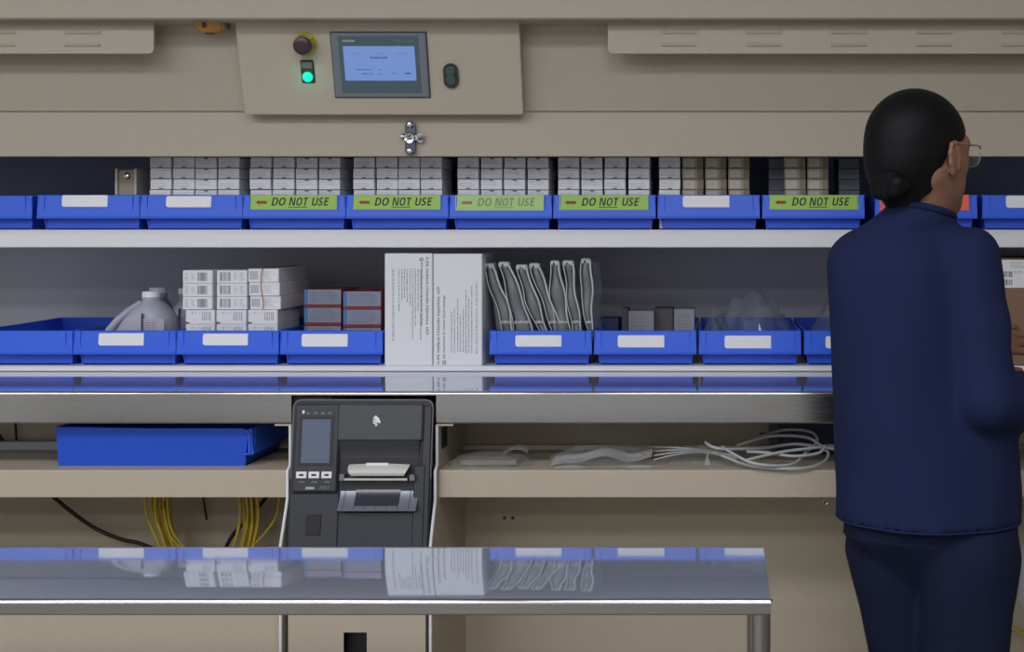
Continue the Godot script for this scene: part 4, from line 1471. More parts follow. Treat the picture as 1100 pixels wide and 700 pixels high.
func tall_cartons(sy: float) -> void:
	var d := 3.05
	var top := Y(272.0, d)
	var h := top - sy
	var rng := RandomNumberGenerator.new()
	rng.seed = 33
	var ink := C(112, 114, 120)
	var dark := mat(C(92, 94, 100), 0.6)
	var light := mat(C(150, 152, 158), 0.6)
	for c in 2:
		var x0 := X([413.3, 465.5][c], d)
		var x1 := X([464.5, 518.0][c], d)
		var w := x1 - x0
		var t := thing("saline_carton", ["tall white carton with its title running down, left of the pair", "tall white carton with its title running up, beside the clear pouches"][c], "carton", Vector3((x0 + x1) / 2, sy, -d), "tall white saline cartons")
		obj("body", Geo.new().span(Vector3(-w / 2, 0, 0), Vector3(w / 2, h - 0.001 * c, -0.15 - 0.02 * c), 0.0015), M.carton_big, t)
		# fine print: upright columns of type
		var im := blank(160, 384, C(228, 229, 232))
		if c == 0:
			type_rows(im, Rect2i(20, 50, 16, 250), 1, C(160, 162, 168), rng, 0.0, true)
			type_rows(im, Rect2i(44, 50, 84, 260), 9, ink, rng, 0.6, true)
		else:
			type_rows(im, Rect2i(138, 95, 14, 250), 1, C(160, 162, 168), rng, 0.0, true)
			var cs := [[124, 110], [114, 150], [105, 125], [96, 190], [86, 210], [77, 155], [66, 190], [56, 200]]
			for q in cs: type_rows(im, Rect2i(q[0], q[1], 8, 345 - q[1]), 1, ink, rng, 0.0, true)
		obj("printed_face", Geo.new().span(Vector3(-w / 2 + 0.0015, 0.002, 0), Vector3(w / 2 - 0.0015, h - 0.003, 0.0004)), printed(im, 0.6), t)
		# title and second line, turned a quarter
		var turn := -90.0 if c == 0 else 90.0
		var l1 := lettering("0.9% Sodium Chloride Injection, USP", h * 0.69, true, 0.0, 0.0086)
		var l2 := lettering("BD PosiFlush SF Saline Flush Syringe", h * 0.56, true, 0.0, 0.0068)
		if c == 0:
			obj("title", l1, dark, t, T(Vector3(w / 2 - 0.0125, h * 0.62, 0.0006), 0, 0, turn))
			obj("second_line", l2, dark, t, T(Vector3(w / 2 - 0.0255, h * 0.635, 0.0006), 0, 0, turn))
		else:
			obj("title", l1, dark, t, T(Vector3(-w / 2 + 0.0125, h * 0.36, 0.0006), 0, 0, turn))
			obj("second_line", l2, dark, t, T(Vector3(-w / 2 + 0.0258, h * 0.345, 0.0006), 0, 0, turn))
		# round sun-like emblem before the second line
		var g := Geo.new()
		var ex := w / 2 - 0.0255 if c == 0 else -w / 2 + 0.0258
		var ey := h * 0.945 if c == 0 else h * 0.028
		g.cam = T(Vector3(ex, ey, 0.0005), 90)
		g.lathe([[0.0024, 0.0], [0.0042, 0.0], [0.0042, 0.0002], [0.0024, 0.0002]], 20)
		g.cam = T(Vector3(ex, ey, 0.0005))
		for q in 8: g.box(Vector3(cos(q * PI / 4) * 0.0046, sin(q * PI / 4) * 0.0046, 0.0001), Vector3(0.0018, 0.0008, 0.0002), 0.0, Basis.from_euler(Vector3(0, 0, q * PI / 4)))
		obj("emblem", g, dark, t)

# flat clear pouches standing on edge, leaning left at the top
func clear_pouches(fy: float) -> void:
	# front outline: pixel x of the left and right edge at the head, the middle and the rim
	var ps := [
		[518.5, 529.5, 530.0, 545.0, 540.0, 552.0, 286.0],
		[535.5, 548.0, 545.5, 562.0, 551.0, 572.5, 284.5],
		[555.0, 566.0, 563.0, 578.0, 578.5, 588.5, 287.5],
		[568.0, 579.5, 581.0, 592.0, 593.0, 604.5, 286.0],
		[590.5, 601.0, 590.5, 607.5, 596.5, 613.5, 283.0],
		[605.0, 615.5, 608.5, 619.5, 614.5, 625.5, 283.0],
		[624.0, 635.5, 623.5, 637.0, 631.0, 636.5, 280.5]]
	var film := sheet(Color(0.56, 0.58, 0.59), 0.6, 0.3)
	var seam := mat(C(188, 190, 190), 0.4)
	var tail := sheet(Color(0.8, 0.82, 0.84), 0.45, 0.3)
	var d := 3.085
	for k in ps.size():
		var q: Array = ps[k]
		var xb := X((q[4] + q[5]) / 2, d)
		var t := thing("clear_pouch", "clear sealed pouch standing on edge in the bin, %s of seven from the left" % NTH[k], "pouch", Vector3(xb, fy, -d), "clear pouches leaning in the bin")
		var ytop := Y(q[6], d) - fy
		var yrim := Y(356.0, d) - fy
		var left := func(y: float) -> float:
			var v := clampf((y - yrim) / (ytop - yrim), -0.8, 1.0)
			var m := X(q[2], d); var a := X(q[0], d); var b := X(q[4], d)
			return 0.0022 * sin(y * 62.0 + k * 1.7) + ((b + (m - b) * (v * 2.0) if v < 0.5 else m + (a - m) * (v * 2.0 - 1.0)) - xb if v > 0 else b + (m - b) * v * 1.2 - xb)
		var right := func(y: float) -> float:
			var v := clampf((y - yrim) / (ytop - yrim), -0.8, 1.0)
			var m := X(q[3], d); var a := X(q[1], d); var b := X(q[5], d)
			return 0.0022 * sin(y * 62.0 + k * 2.6) + ((b + (m - b) * (v * 2.0) if v < 0.5 else m + (a - m) * (v * 2.0 - 1.0)) - xb if v > 0 else b + (m - b) * v * 1.2 - xb)
		var depth := 0.115
		# body: a closed skin, thin at head and foot, wavy film
		var body := func(u: float, w: float) -> Vector3:
			var y := lerpf(0.004, ytop, w)
			var l: float = left.call(y)
			var r: float = right.call(y)
			var an := u * TAU
			var bulge := (0.75 + 0.25 * sin(w * PI)) * (1.0 + 0.05 * sin(w * 23.0 + k))
			var c := cos(an)
			var s := sin(an)
			return Vector3((l + r) / 2 + (r - l) / 2 * signf(c) * pow(absf(c), 0.7) * bulge, y - 0.004 * (1.0 - s) * w, -depth / 2 + depth / 2 * signf(s) * pow(absf(s), 0.45) + 0.003 * sin(w * 17.0 + k * 2.0))
		obj("film", Geo.new().grid(25, 22, body), film, t)
		# welded seams down both front edges
		for side in 2:
			var pts := []
			for j in 13:
				var y := lerpf(yrim - 0.03, ytop, j / 12.0)
				var e: float = left.call(y) if side == 0 else right.call(y)
				pts.append(Vector3(e + (0.0015 if side == 0 else -0.0015), y, 0.001 + 0.002 * sin(j * 0.9 + k)))
			obj("seam", Geo.new().tube(pts, 0.0013 if side == 0 else 0.0020, 6, false, 0.0030 if side == 1 else 0.0016), seam, t)
		# head: a folded white tab with its hanging hole
		var xa: float = left.call(ytop)
		var xz: float = right.call(ytop)
		obj("head_tab", Geo.new().box(Vector3((xa + xz) / 2, ytop + 0.001, -0.012), Vector3(xz - xa, 0.013, 0.026), 0.003), seam, t)
		obj("hang_hole", Geo.new().box(Vector3((xa * 0.6 + xz * 0.4), ytop - 0.001, 0.001), Vector3(0.0045, 0.006, 0.001), 0.0004), M.grey_dark, t)
		# inner bag with a cross weld low down
		var yw := yrim + 0.022
		var wl: float = left.call(yw)
		var wr: float = right.call(yw)
		obj("cross_weld", Geo.new().box(Vector3((wl + wr) / 2, yw, 0.0005), Vector3((wr - wl) * 0.8, 0.007, 0.003), 0.001), tail, t)
		obj("port", Geo.new().box(Vector3((wl + wr) / 2 + 0.001, yw + 0.001, 0.0025), Vector3(0.008, 0.005, 0.003), 0.001), seam, t)
		if k == 6:
			# the last one shows its broad side
			var bs := func(u: float, w: float) -> Vector3:
				var y := lerpf(0.01, ytop, w)
				return Vector3(right.call(y) + 0.002 + 0.010 * u + 0.002 * sin(w * 9.0), y - 0.006 * u, -0.004 - depth * u * 0.8)
			obj("broad_side", Geo.new().grid(6, 12, bs), tail, t)
	# a greenish card between the first two pouches
	var card := obj("grey_card", Geo.new().box(Vector3(X(533.0, 3.1), Y(318.0, 3.1), -3.13), Vector3(0.021, 0.165, 0.05), 0.002, Basis.from_euler(Vector3(0, 0, 0.13))), mat(C(96, 102, 92), 0.6))
	tag(card, "grey-green folded card standing between the first two clear pouches", "card")

func back_cartons(fy: float) -> void:
	var rng := RandomNumberGenerator.new()
	rng.seed = 8
	var im := blank(64, 64, C(150, 152, 158))
	type_rows(im, Rect2i(6, 8, 52, 44), 7, C(126, 128, 134), rng, 0.3)
	var pr := printed(im, 0.6)
	var brown := mat(C(96, 90, 92), 0.7)
	var q := [
		[668.0, 674.5, 331.5, 3.28, "narrow brown carton at the left of the low cartons in the back of the bin", brown],
		[675.0, 702.5, 334.0, 3.26, "pale grey carton, larger of the two with printed fronts in the bin", M.grey_card],
		[703.0, 723.0, 331.0, 3.30, "plain dim brown carton between the two printed grey ones", brown],
		[724.0, 746.0, 332.0, 3.27, "pale grey carton, smaller one at the right end of the bin", M.grey_card]]
	for c in q:
		var d: float = c[3]
		var x0 := X(c[0], d)
		var x1 := X(c[1], d)
		var h := Y(c[2], d) - fy
		var t := thing("low_carton", c[4], "carton", Vector3((x0 + x1) / 2, fy, -d), "low cartons at the back of the bin")
		obj("body", Geo.new().span(Vector3(x0 - (x0 + x1) / 2, 0, 0), Vector3((x1 - x0) / 2, h, -0.09), 0.001), c[5], t)
		if c[5] == M.grey_card:
			obj("front_print", Geo.new().span(Vector3(x0 - (x0 + x1) / 2 + 0.001, h * 0.3, -0.0002), Vector3((x1 - x0) / 2 - 0.001, h - 0.001, 0.0004)), pr, t)
	var d := 3.27
	var nb := obj("navy_packet", Geo.new().span(Vector3(X(645, d), fy, -d), Vector3(X(664.5, d), Y(341.5, d), -d - 0.08), 0.002), mat(C(44, 58, 104), 0.5))
	tag(nb, "small navy blue packet beside the pouches, at the left back of the grey cartons", "packet")

# crumpled film: a heap over an oval foot
func crumple(g: Geo, size: Vector3, sd: int, rough := 1.0, nu := 34, nv := 16) -> void:
	var nz := FastNoiseLite.new()
	nz.seed = sd
	nz.frequency = 1.0
	nz.fractal_type = FastNoiseLite.FRACTAL_RIDGED
	nz.fractal_octaves = 2
	var f := func(u: float, w: float) -> Vector3:
		var an := u * TAU
		var el := w * PI / 2
		var dir := Vector3(cos(an) * cos(el), sin(el), sin(an) * cos(el))
		var k := 1.0 + rough * 0.34 * (nz.get_noise_3dv(dir * 1.05 + Vector3(sd, 0, 0)))
		return Vector3(dir.x * size.x / 2 * k, maxf(dir.y * size.y * k, 0.0005), dir.z * size.z / 2 * k)
	g.grid(nu, nv, f)

func plastic_heap(fy: float) -> void:
	var film := sheet(Color(0.52, 0.56, 0.60), 0.24, 0.3)
	var film2 := sheet(Color(0.50, 0.55, 0.58), 0.26, 0.3)
	var d := 3.2
	var q := [
		[796.0, 311.0, 0.185, 0.15, 3.21, 3, "crumpled clear plastic bag heaped highest in its bin", film],
		[757.0, 330.0, 0.065, 0.12, 3.17, 7, "crumpled clear plastic bag low at the left of the heap", film2],
		[896.0, 318.0, 0.165, 0.15, 3.22, 12, "crumpled clear plastic bag in the bin beside the woman's back", film]]
	for c in q:
		var g := Geo.new()
		crumple(g, Vector3(c[2], (Y(c[1], c[4]) - fy) * 0.80, c[3]), c[5], 0.8, 44, 22)
		var t := thing("plastic_bag", c[6], "plastic bag", Vector3(X(c[0] + 12, c[4]), fy, -c[4]), "crumpled clear plastic bags in the bins")
		obj("film", g, c[7], t)
		# creased edge standing up from the heap
		var pts := []
		for j in 7: pts.append(Vector3((-0.36 + j * 0.09) * c[2], (Y(c[1], c[4]) - fy) * (0.60 + 0.05 * j - 0.005 * j * j) + 0.003 * sin(j * 2.3 + c[5]), 0.03 * sin(j * 0.9)))
		obj("crease", Geo.new().tube(pts, 0.0011, 5), M.clear, t)
	var tip := thing("plastic_scrap", "small white plastic scrap sticking up at the rim of the heaped bin", "plastic scrap", Vector3(X(818, 3.09), fy + 0.06, -3.09))
	obj("scrap", Geo.new().prism(PackedVector2Array([Vector2(-0.006, 0.034), Vector2(0.003, 0.006), Vector2(0.008, 0.0), Vector2(-0.004, -0.055), Vector2(-0.008, -0.056)]), -0.003), M.white_label, tip)

func shipping_carton(sy: float) -> void:
	var d := 3.05
	var x0 := 0.60
	var x1 := 1.02
	var h := Y(277.5, d) - sy
	var t := thing("shipping_carton", "brown corrugated carton with a white shipping label, right of the woman", "carton", Vector3((x0 + x1) / 2, sy, -d))
	obj("body", Geo.new().span(Vector3(-0.21, 0, 0), Vector3(0.21, h, -0.36), 0.003), M.kraft, t)
	obj("closing_tape", Geo.new().span(Vector3(-0.025, h - 0.0002, 0.0006), Vector3(0.025, h + 0.0006, -0.36)), mat(C(176, 150, 116), 0.3), t)
	var rng := RandomNumberGenerator.new()
	rng.seed = 2
	var im := blank(200, 88, C(232, 233, 236))
	bars(im, Rect2i(14, 36, 34, 18), C(50, 50, 54), rng)
	bars(im, Rect2i(14, 62, 34, 18), C(50, 50, 54), rng)
	type_rows(im, Rect2i(42, 6, 60, 22), 4, C(110, 112, 118), rng, 0.4)
	type_rows(im, Rect2i(52, 34, 40, 10), 2, C(120, 122, 128), rng, 0.4)
	im.fill_rect(Rect2i(96, 4, 16, 16), C(140, 142, 146))
	type_rows(im, Rect2i(112, 30, 76, 46), 6, C(110, 112, 118), rng, 0.4)
	var lx := X(1071.0, d) - (x0 + x1) / 2
	obj("shipping_label", Geo.new().span(Vector3(lx, Y(309, d) - sy, -0.0002), Vector3(lx + 0.15, Y(279, d) - sy, 0.0008)), printed(im, 0.5), t)

func smooth_path(pts: Array, n: int, closed := false) -> Array:
	var c := Curve3D.new()
	c.bake_interval = 0.004
	var m := pts.size()
	for i in m + (1 if closed else 0):
		var p: Vector3 = pts[i % m]
		var a: Vector3 = pts[(i - 1 + m) % m] if closed else pts[maxi(i - 1, 0)]
		var b: Vector3 = pts[(i + 1) % m] if closed else pts[mini(i + 1, m - 1)]
		c.add_point(p, -(b - a) / 6.0, (b - a) / 6.0)
	var out := []
	var l := c.get_baked_length()
	for k in n:
		out.append(c.sample_baked(l * k / float(n if closed else n - 1), true))
	return out

func lower_shelf_things() -> void:
	var y := low_y
	# the blue bin lying along the left shelf, front to the right
	var xa := X(60, 2.791)
	var t := bin("dark blue bin turned sideways on the low shelf left of the printer", T(Vector3(xa + BL + 0.003, y + 0.0002, -2.791 - BW / 2), 0, 90), "")
	t.remove_meta("group")
	var g := Geo.new()
	# right shelf: flat packs in film
	var film := sheet(Color(0.72, 0.72, 0.71), 0.2, 0.28)
	var d := 2.859
	var q := thing("wrapped_pack", "flat pack in clear film at the left end of the right low shelf", "pack", P(527, 505, 2.817) * Vector3(1, 0, 1) + Vector3(0, y, 0), "film-wrapped packs")
	g = Geo.new()
	crumple(g, Vector3(0.17, 0.026, 0.10), 4, 0.5, 40, 14)
	obj("film", g, film, q)
	obj("content", Geo.new().box(Vector3(0.0, 0.0085, 0.0), Vector3(0.125, 0.012, 0.06), 0.003), mat(C(128, 126, 120), 0.6), q)
	var tongue := func(u: float, w: float) -> Vector3: return Vector3(0.025 + 0.055 * u, 0.026 + 0.014 * sin(u * 2.693) - 0.006 * w, -0.03 + 0.035 * w)
	obj("film_flap", Geo.new().grid(8, 4, tongue), sheet(Color(0.75, 0.75, 0.74), 0.4, 0.3), q)
	q = thing("wrapped_pack", "white folded pack in clear film at the middle of the right low shelf", "pack", P(646, 505, 2.823) * Vector3(1, 0, 1) + Vector3(0, y, 0), "film-wrapped packs")
	var wv := func(u: float, w: float) -> Vector3:
		var yy := 0.005 + 0.018 * exp(-pow((u - 0.45) * 4.0, 2.0)) + 0.016 * u * u + 0.004 * sin(u * 14.0)
		return Vector3(-0.105 + 0.215 * u, yy * (1.0 - 0.4 * absf(w - 0.4)) + (0.006 if w > 0.5 else 0.0), 0.052 - 0.105 * w - 0.02 * u)
	g = Geo.new()
	g.grid(30, 10, wv, true)
	obj("folded_sheet", g, sheet(Color(0.86, 0.86, 0.86), 0.62, 0.3), q)
	g = Geo.new()
	crumple(g, Vector3(0.20, 0.036, 0.10), 9, 0.8, 40, 16)
	obj("film", g, sheet(Color(0.72, 0.72, 0.72), 0.14, 0.28), q)
	var hem := func(u: float, w: float) -> Vector3: return Vector3(-0.10 + 0.21 * u, 0.0018 + 0.004 * sin(u * 9.0) * w, 0.06 - 0.02 * w)
	obj("film_hem", Geo.new().grid(12, 3, hem, true), sheet(Color(0.9, 0.9, 0.9), 0.5, 0.25), q)
	# an upright peak of clear film behind them
	var pk := thing("film_sheet", "clear film sheet peaking up behind the packs on the right low shelf", "plastic film", P(660, 505, 2.962) * Vector3(1, 0, 1) + Vector3(0, y, 0))
	var pf := func(u: float, w: float) -> Vector3:
		var ridge := 0.080 - 0.02 * u + 0.006 * sin(u * 7.0)
		return Vector3(-0.085 + 0.17 * u + 0.012 * (w - 0.5), ridge * (1.0 - pow(absf(w - 0.4) / 0.6, 1.4)) + 0.001, 0.05 - 0.10 * w)
	obj("film", Geo.new().grid(20, 14, pf), sheet(Color(0.9, 0.9, 0.9), 0.07, 0.26), pk)
	obj("creased_edge", Geo.new().tube([Vector3(-0.075, 0.076, 0.01), Vector3(-0.045, 0.067, 0.012), Vector3(0.0, 0.064, 0.012), Vector3(0.05, 0.060, 0.008)], 0.0014, 5, false, 0.0006), M.milky, pk)
	obj("creased_edge", Geo.new().tube([Vector3(-0.075, 0.076, 0.01), Vector3(-0.068, 0.060, 0.014), Vector3(-0.064, 0.05, 0.018)], 0.0012, 5, false, 0.0006), M.milky, pk)
	# clear bag of thin lines left of the cable
	var cb := thing("tubing_bag", "clear bag of thin tubing between the folded pack and the cable coil", "plastic bag", P(752, 505, 2.838) * Vector3(1, 0, 1) + Vector3(0, y, 0))
	g = Geo.new()
	crumple(g, Vector3(0.15, 0.036, 0.11), 15, 0.9, 36, 14)
	obj("film", g, sheet(Color(0.66, 0.67, 0.67), 0.13, 0.28), cb)
	for k in 4:
		var pts := smooth_path([Vector3(-0.10, 0.012 + 0.006 * k, 0.03 - 0.02 * k), Vector3(-0.04, 0.024 + 0.004 * k, 0.02), Vector3(0.02, 0.02 + 0.002 * k, -0.01), Vector3(0.08, 0.008 + 0.003 * k, 0.01)], 14)
		obj("tubing", Geo.new().tube(pts, 0.0017, 6), M.milky, cb)
	var cone := func(u: float, w: float) -> Vector3: return Vector3(0.016 + 0.013 * (u - 0.5) * (1.0 - w), 0.003 + 0.030 * w, 0.045 - 0.006 * u * (1.0 - w))
	obj("folded_corner", Geo.new().grid(4, 5, cone), M.milky, cb)
	# cable coil
	var cc := thing("cable_coil", "white cable in a loose flat coil at the right of the low shelf", "cable", P(828, 505, 2.817) * Vector3(1, 0, 1) + Vector3(0, y, 0))
	var k := 2.817 / F
	var loops := [
		[Vector3(-60, 15, 0), Vector3(-20, 6, 20), Vector3(30, 5, 24), Vector3(56, 9, 12), Vector3(60, 16, -6), Vector3(30, 19, -20), Vector3(-10, 17, -10), Vector3(-56, 22, 10), Vector3(-70, 26, 0)],
		[Vector3(-52, 22, 4), Vector3(-20, 11, 26), Vector3(20, 8, 20), Vector3(40, 16, -4), Vector3(52, 24, -14), Vector3(44, 32, -24), Vector3(10, 31, -30), Vector3(-32, 18, -16)],
		[Vector3(-30, 10, 14), Vector3(10, 17, 6), Vector3(50, 20, -2), Vector3(66, 20, -10), Vector3(78, 16, -6), Vector3(92, 12, 0)],
		[Vector3(-36, 20, -10), Vector3(0, 27, -22), Vector3(40, 27, -18), Vector3(58, 20, -4), Vector3(86, 14, -10)],
		[Vector3(-26, 16, 0), Vector3(-5, 15, 0), Vector3(24, 14, 10), Vector3(50, 16, 6), Vector3(58, 21, 0)]]
	for lp in loops:
		var pts := []
		for p in lp: pts.append(Vector3(p.x * k, maxf(p.y * k - 0.004, 0.0034), p.z * k * 1.6))
		obj("cable", Geo.new().tube(smooth_path(pts, 48), 0.0034, 8), M.cable_white, cc)
	# blue bin as a plain box, shade painted in as navy; grey junction box at the back, right
	var nb := thing("shaded_bin", "box standing in for a blue bin, its shade painted navy, behind the cable coil", "box", Vector3(X(838, 2.942), y, -2.942))
	obj("body", Geo.new().span(Vector3(0, 0, 0), Vector3(0.30, 0.088, -0.08), 0.003), mat(C(26, 34, 74), 0.5), nb)
	obj("bin_rim", Geo.new().span(Vector3(-0.0008, 0.074, 0.0008), Vector3(0.3008, 0.078, -0.0808), 0.0008), mat(C(20, 26, 58), 0.5), nb)
	var gb := thing("grey_case", "small grey plastic case against the back, left of the shaded bin", "case", Vector3(X(832, 3.004), y, -3.004))
	obj("body", Geo.new().span(Vector3(-0.012, 0, 0), Vector3(0.012, 0.076, -0.03), 0.002), mat(C(92, 94, 100), 0.5), gb)
	obj("clip", Geo.new().box(Vector3(-0.022, 0.036, 0.002), Vector3(0.024, 0.010, 0.006), 0.001), M.grey_dark, gb)

func small_things() -> void:
	# yellow cable coil hanging against the back of the left bay
	var d := 2.962
	var k := d / F
	var yc := thing("yellow_cable_coil", "yellow cable coiled in a long hank below the left low shelf", "cable", P(217, 497, d))
	var rng := RandomNumberGenerator.new()
	rng.seed = 9
	for q in 14:
		var s := (q - 6.5) / 6.5
		var j := func() -> float: return rng.randf_range(-2.589, 2.589)
		var lx := -45.0 + s * 12.0
		var rx := 52.0 + s * 9.0
		var zz := rng.randf_range(-0.018, 0.018)
		var raw := [Vector2(0 + j.call(), -2.0 - q * 0.3), Vector2(lx * 0.8, -14 + j.call()), Vector2(lx + j.call() * 0.6, -47), Vector2(lx + 10 - s * 4 + j.call() * 0.5, -85), Vector2(lx + 30 + j.call(), -128), Vector2(4 + j.call() * 2, -160 + j.call()), Vector2(rx - 22 + j.call(), -125), Vector2(rx - 4 + j.call() * 0.5, -85), Vector2(rx + j.call() * 0.4, -47), Vector2(rx * 0.8, -14 + j.call())]
		var pts := []
		for p in raw: pts.append(Vector3(p.x * k, p.y * k, zz + 0.006 * j.call() * 0.3))
		obj("strand", Geo.new().tube(smooth_path(pts, 56, true), 0.0034, 7, true), M.yellow, yc)
	# loose strands
	for lp in [[Vector2(-32, -8), Vector2(-32, -50), Vector2(-26, -74), Vector2(-8, -94), Vector2(14, -110), Vector2(34, -122)], [Vector2(-38, -40), Vector2(-30, -75), Vector2(-14, -92), Vector2(6, -112)], [Vector2(88, -20), Vector2(84, -52), Vector2(72, -72), Vector2(58, -88), Vector2(48, -110)]]:
		var pts := []
		for p in lp: pts.append(Vector3(p.x * k, p.y * k, 0.022))
		obj("loose_strand", Geo.new().tube(smooth_path(pts, 30), 0.0026, 7), M.yellow, yc)
	obj("hook", Geo.new().tube([Vector3(0, -0.002, 0.0), Vector3(0, 0.004, 0.0), Vector3(0, 0.004, -0.08)], 0.003, 7), M.chrome, yc)
	# black cables at the back
	var cable := func(label: String, pts: Array, r: float, dd: float) -> void:
		var w := []
		for p in pts: w.append(P(p[0], p[1], dd))
		var o := obj("black_cable", Geo.new().tube(smooth_path(w, 40), r, 7), M.cable_black)
		tag(o, label, "cable", "black cables under the worktop")
	cable.call("black cable sagging below the left low shelf, left of the yellow coil", [[20, 495], [45, 522], [70, 544], [100, 566], [130, 579], [152, 584], [190, 600], [240, 618]], 0.0045, 3.004)
	cable.call("black cable passing behind the right side of the yellow coil", [[300, 515], [286, 534], [268, 556], [252, 572], [243, 588], [236, 615]], 0.0045, 3.019)
	cable.call("short thin black cable end hanging inside the yellow coil", [[216, 490], [218, 530], [220, 545], [222, 558]], 0.0026, 3.03)
	cable.call("thin black cable upright against the back above the left low shelf", [[15, 430], [16.5, 455], [18, 478], [19, 500]], 0.0026, 3.04)
	cable.call("thick black cable end at the left edge above the low shelf", [[-30, 425], [-6, 460], [5, 476], [14, 490]], 0.0042, 3.03)
	# white plastic bag hanging at the right, beyond the woman
	var dd := 2.693
	var wb := thing("white_plastic_bag", "white plastic bag hanging under the low shelf at the right edge", "plastic bag", P(1140, 548, dd))
	var kk := dd / F
	var sec := []
	for q in [[-122.0, 8.0, 0.3], [-118.0, 36.0, 0.7], [-95.0, 48.0, 1.0], [-60.0, 46.0, 1.0], [-40.0, 43.0, 0.8], [-22.0, 32.0, 0.5], [-8.0, 16.0, 0.25], [0.0, 8.0, 0.12]]:
		sec.append([q[0] * kk, 0.0, 0.0, q[1] * kk, 0.055 * q[2], 2.2])
	obj("bag", Geo.new().loft(sec, 30), mat(C(198, 200, 206), 0.4), wb)
	obj("handle", Geo.new().tube([Vector3(-0.012, -0.008, 0), Vector3(-0.006, 0.012, 0), Vector3(0.006, 0.012, 0), Vector3(0.012, -0.008, 0)], 0.003, 7), mat(C(198, 200, 206), 0.4), wb)
	obj("hook", Geo.new().tube([Vector3(0, 0.012, -0.02), Vector3(0, 0.006, 0.004), Vector3(0, 0.016, 0.008), Vector3(0, 0.020, -0.052)], 0.003, 7), M.chrome, wb)
	# yellow cable loop low at the right edge
	var w := []
	for p in [[1060, 665], [1080, 672], [1098, 680], [1112, 700], [1120, 740], [1118, 800]]: w.append(P(p[0], p[1], 3.019))
	var o := obj("yellow_cable", Geo.new().tube(smooth_path(w, 30), 0.0045, 7), M.yellow)
	tag(o, "yellow cable loop low against the back at the right edge", "cable")
	# screw eye under the right shelf
	var e := P(887, 539, 2.76)
	var eye := []
	for q in 14: eye.append(e + Vector3(cos(q * TAU / 14) * 0.005, sin(q * TAU / 14) * 0.005 + 0.0005, 0))
	var se := obj("screw_eye", Geo.new().tube(eye, 0.0012, 6, true), M.chrome)
	tag(se, "tiny metal screw eye under the front edge of the right low shelf", "hook")

# ---------------------------------------------------------------- bodies: smooth joined distance fields, meshed as surface nets
class Field:
	var prims := []
	var cuts: Array[Callable] = []
	var noise: FastNoiseLite
	var noise_amp := 0.0
	var noise_scale := Vector3.ONE

	func cap(a: Vector3, b: Vector3, ra: float, rb: float, k := 0.02) -> Field:
		prims.append([0, a, b - a, maxf((b - a).length_squared(), 1e-9), ra, rb, k])
		return self

	func ball(c: Vector3, r: Vector3, bas := Basis.IDENTITY, k := 0.02) -> Field:
		prims.append([1, c, bas.inverse(), r, minf(r.x, minf(r.y, r.z)), 0, k])
		return self

	# stack of ovals: rows of [y, cx, cz, ax, az], from the bottom up
	func stack(rows: Array, k := 0.02) -> Field:
		prims.append([2, rows, 0, 0, 0, 0, k])
		return self

	func at(p: Vector3) -> float:
		var d := 1e9
		for q in prims:
			var e := 0.0
			var kind: int = q[0]
			if kind == 0:
				var ap: Vector3 = p - q[1]
				var ab: Vector3 = q[2]
				var h := clampf(ap.dot(ab) / q[3], 0.0, 1.0)
				e = (ap - ab * h).length() - lerpf(q[4], q[5], h)
			elif kind == 1:
				var l: Vector3 = q[2] * (p - q[1])
				var r: Vector3 = q[3]
				e = (Vector3(l.x / r.x, l.y / r.y, l.z / r.z).length() - 1.0) * q[4]
			else:
				var rows: Array = q[1]
				var n := rows.size()
				var i := 0
				while i < n - 2 and p.y > rows[i + 1][0]: i += 1
				var a: Array = rows[i]
				var b: Array = rows[i + 1]
				var t := clampf((p.y - a[0]) / (b[0] - a[0]), 0.0, 1.0)
				var ax := lerpf(a[3], b[3], t)
				var az := lerpf(a[4], b[4], t)
				var dx := (p.x - lerpf(a[1], b[1], t)) / ax
				var dz := (p.z - lerpf(a[2], b[2], t)) / az
				e = (sqrt(dx * dx + dz * dz) - 1.0) * minf(ax, az)
				var top: float = rows[n - 1][0]
				var bot: float = rows[0][0]
				e = maxf(e, maxf(p.y - top, bot - p.y))
			var k: float = q[6]
			var h2 := clampf(0.5 + 0.5 * (d - e) / k, 0.0, 1.0)
			d = lerpf(d, e, h2) - k * h2 * (1.0 - h2) if d < 1e8 else e
		if noise != null and absf(d) < 0.05:
			d += noise.get_noise_3dv(p * noise_scale) * noise_amp
		for c in cuts:
			d = maxf(d, c.call(p))
		return d

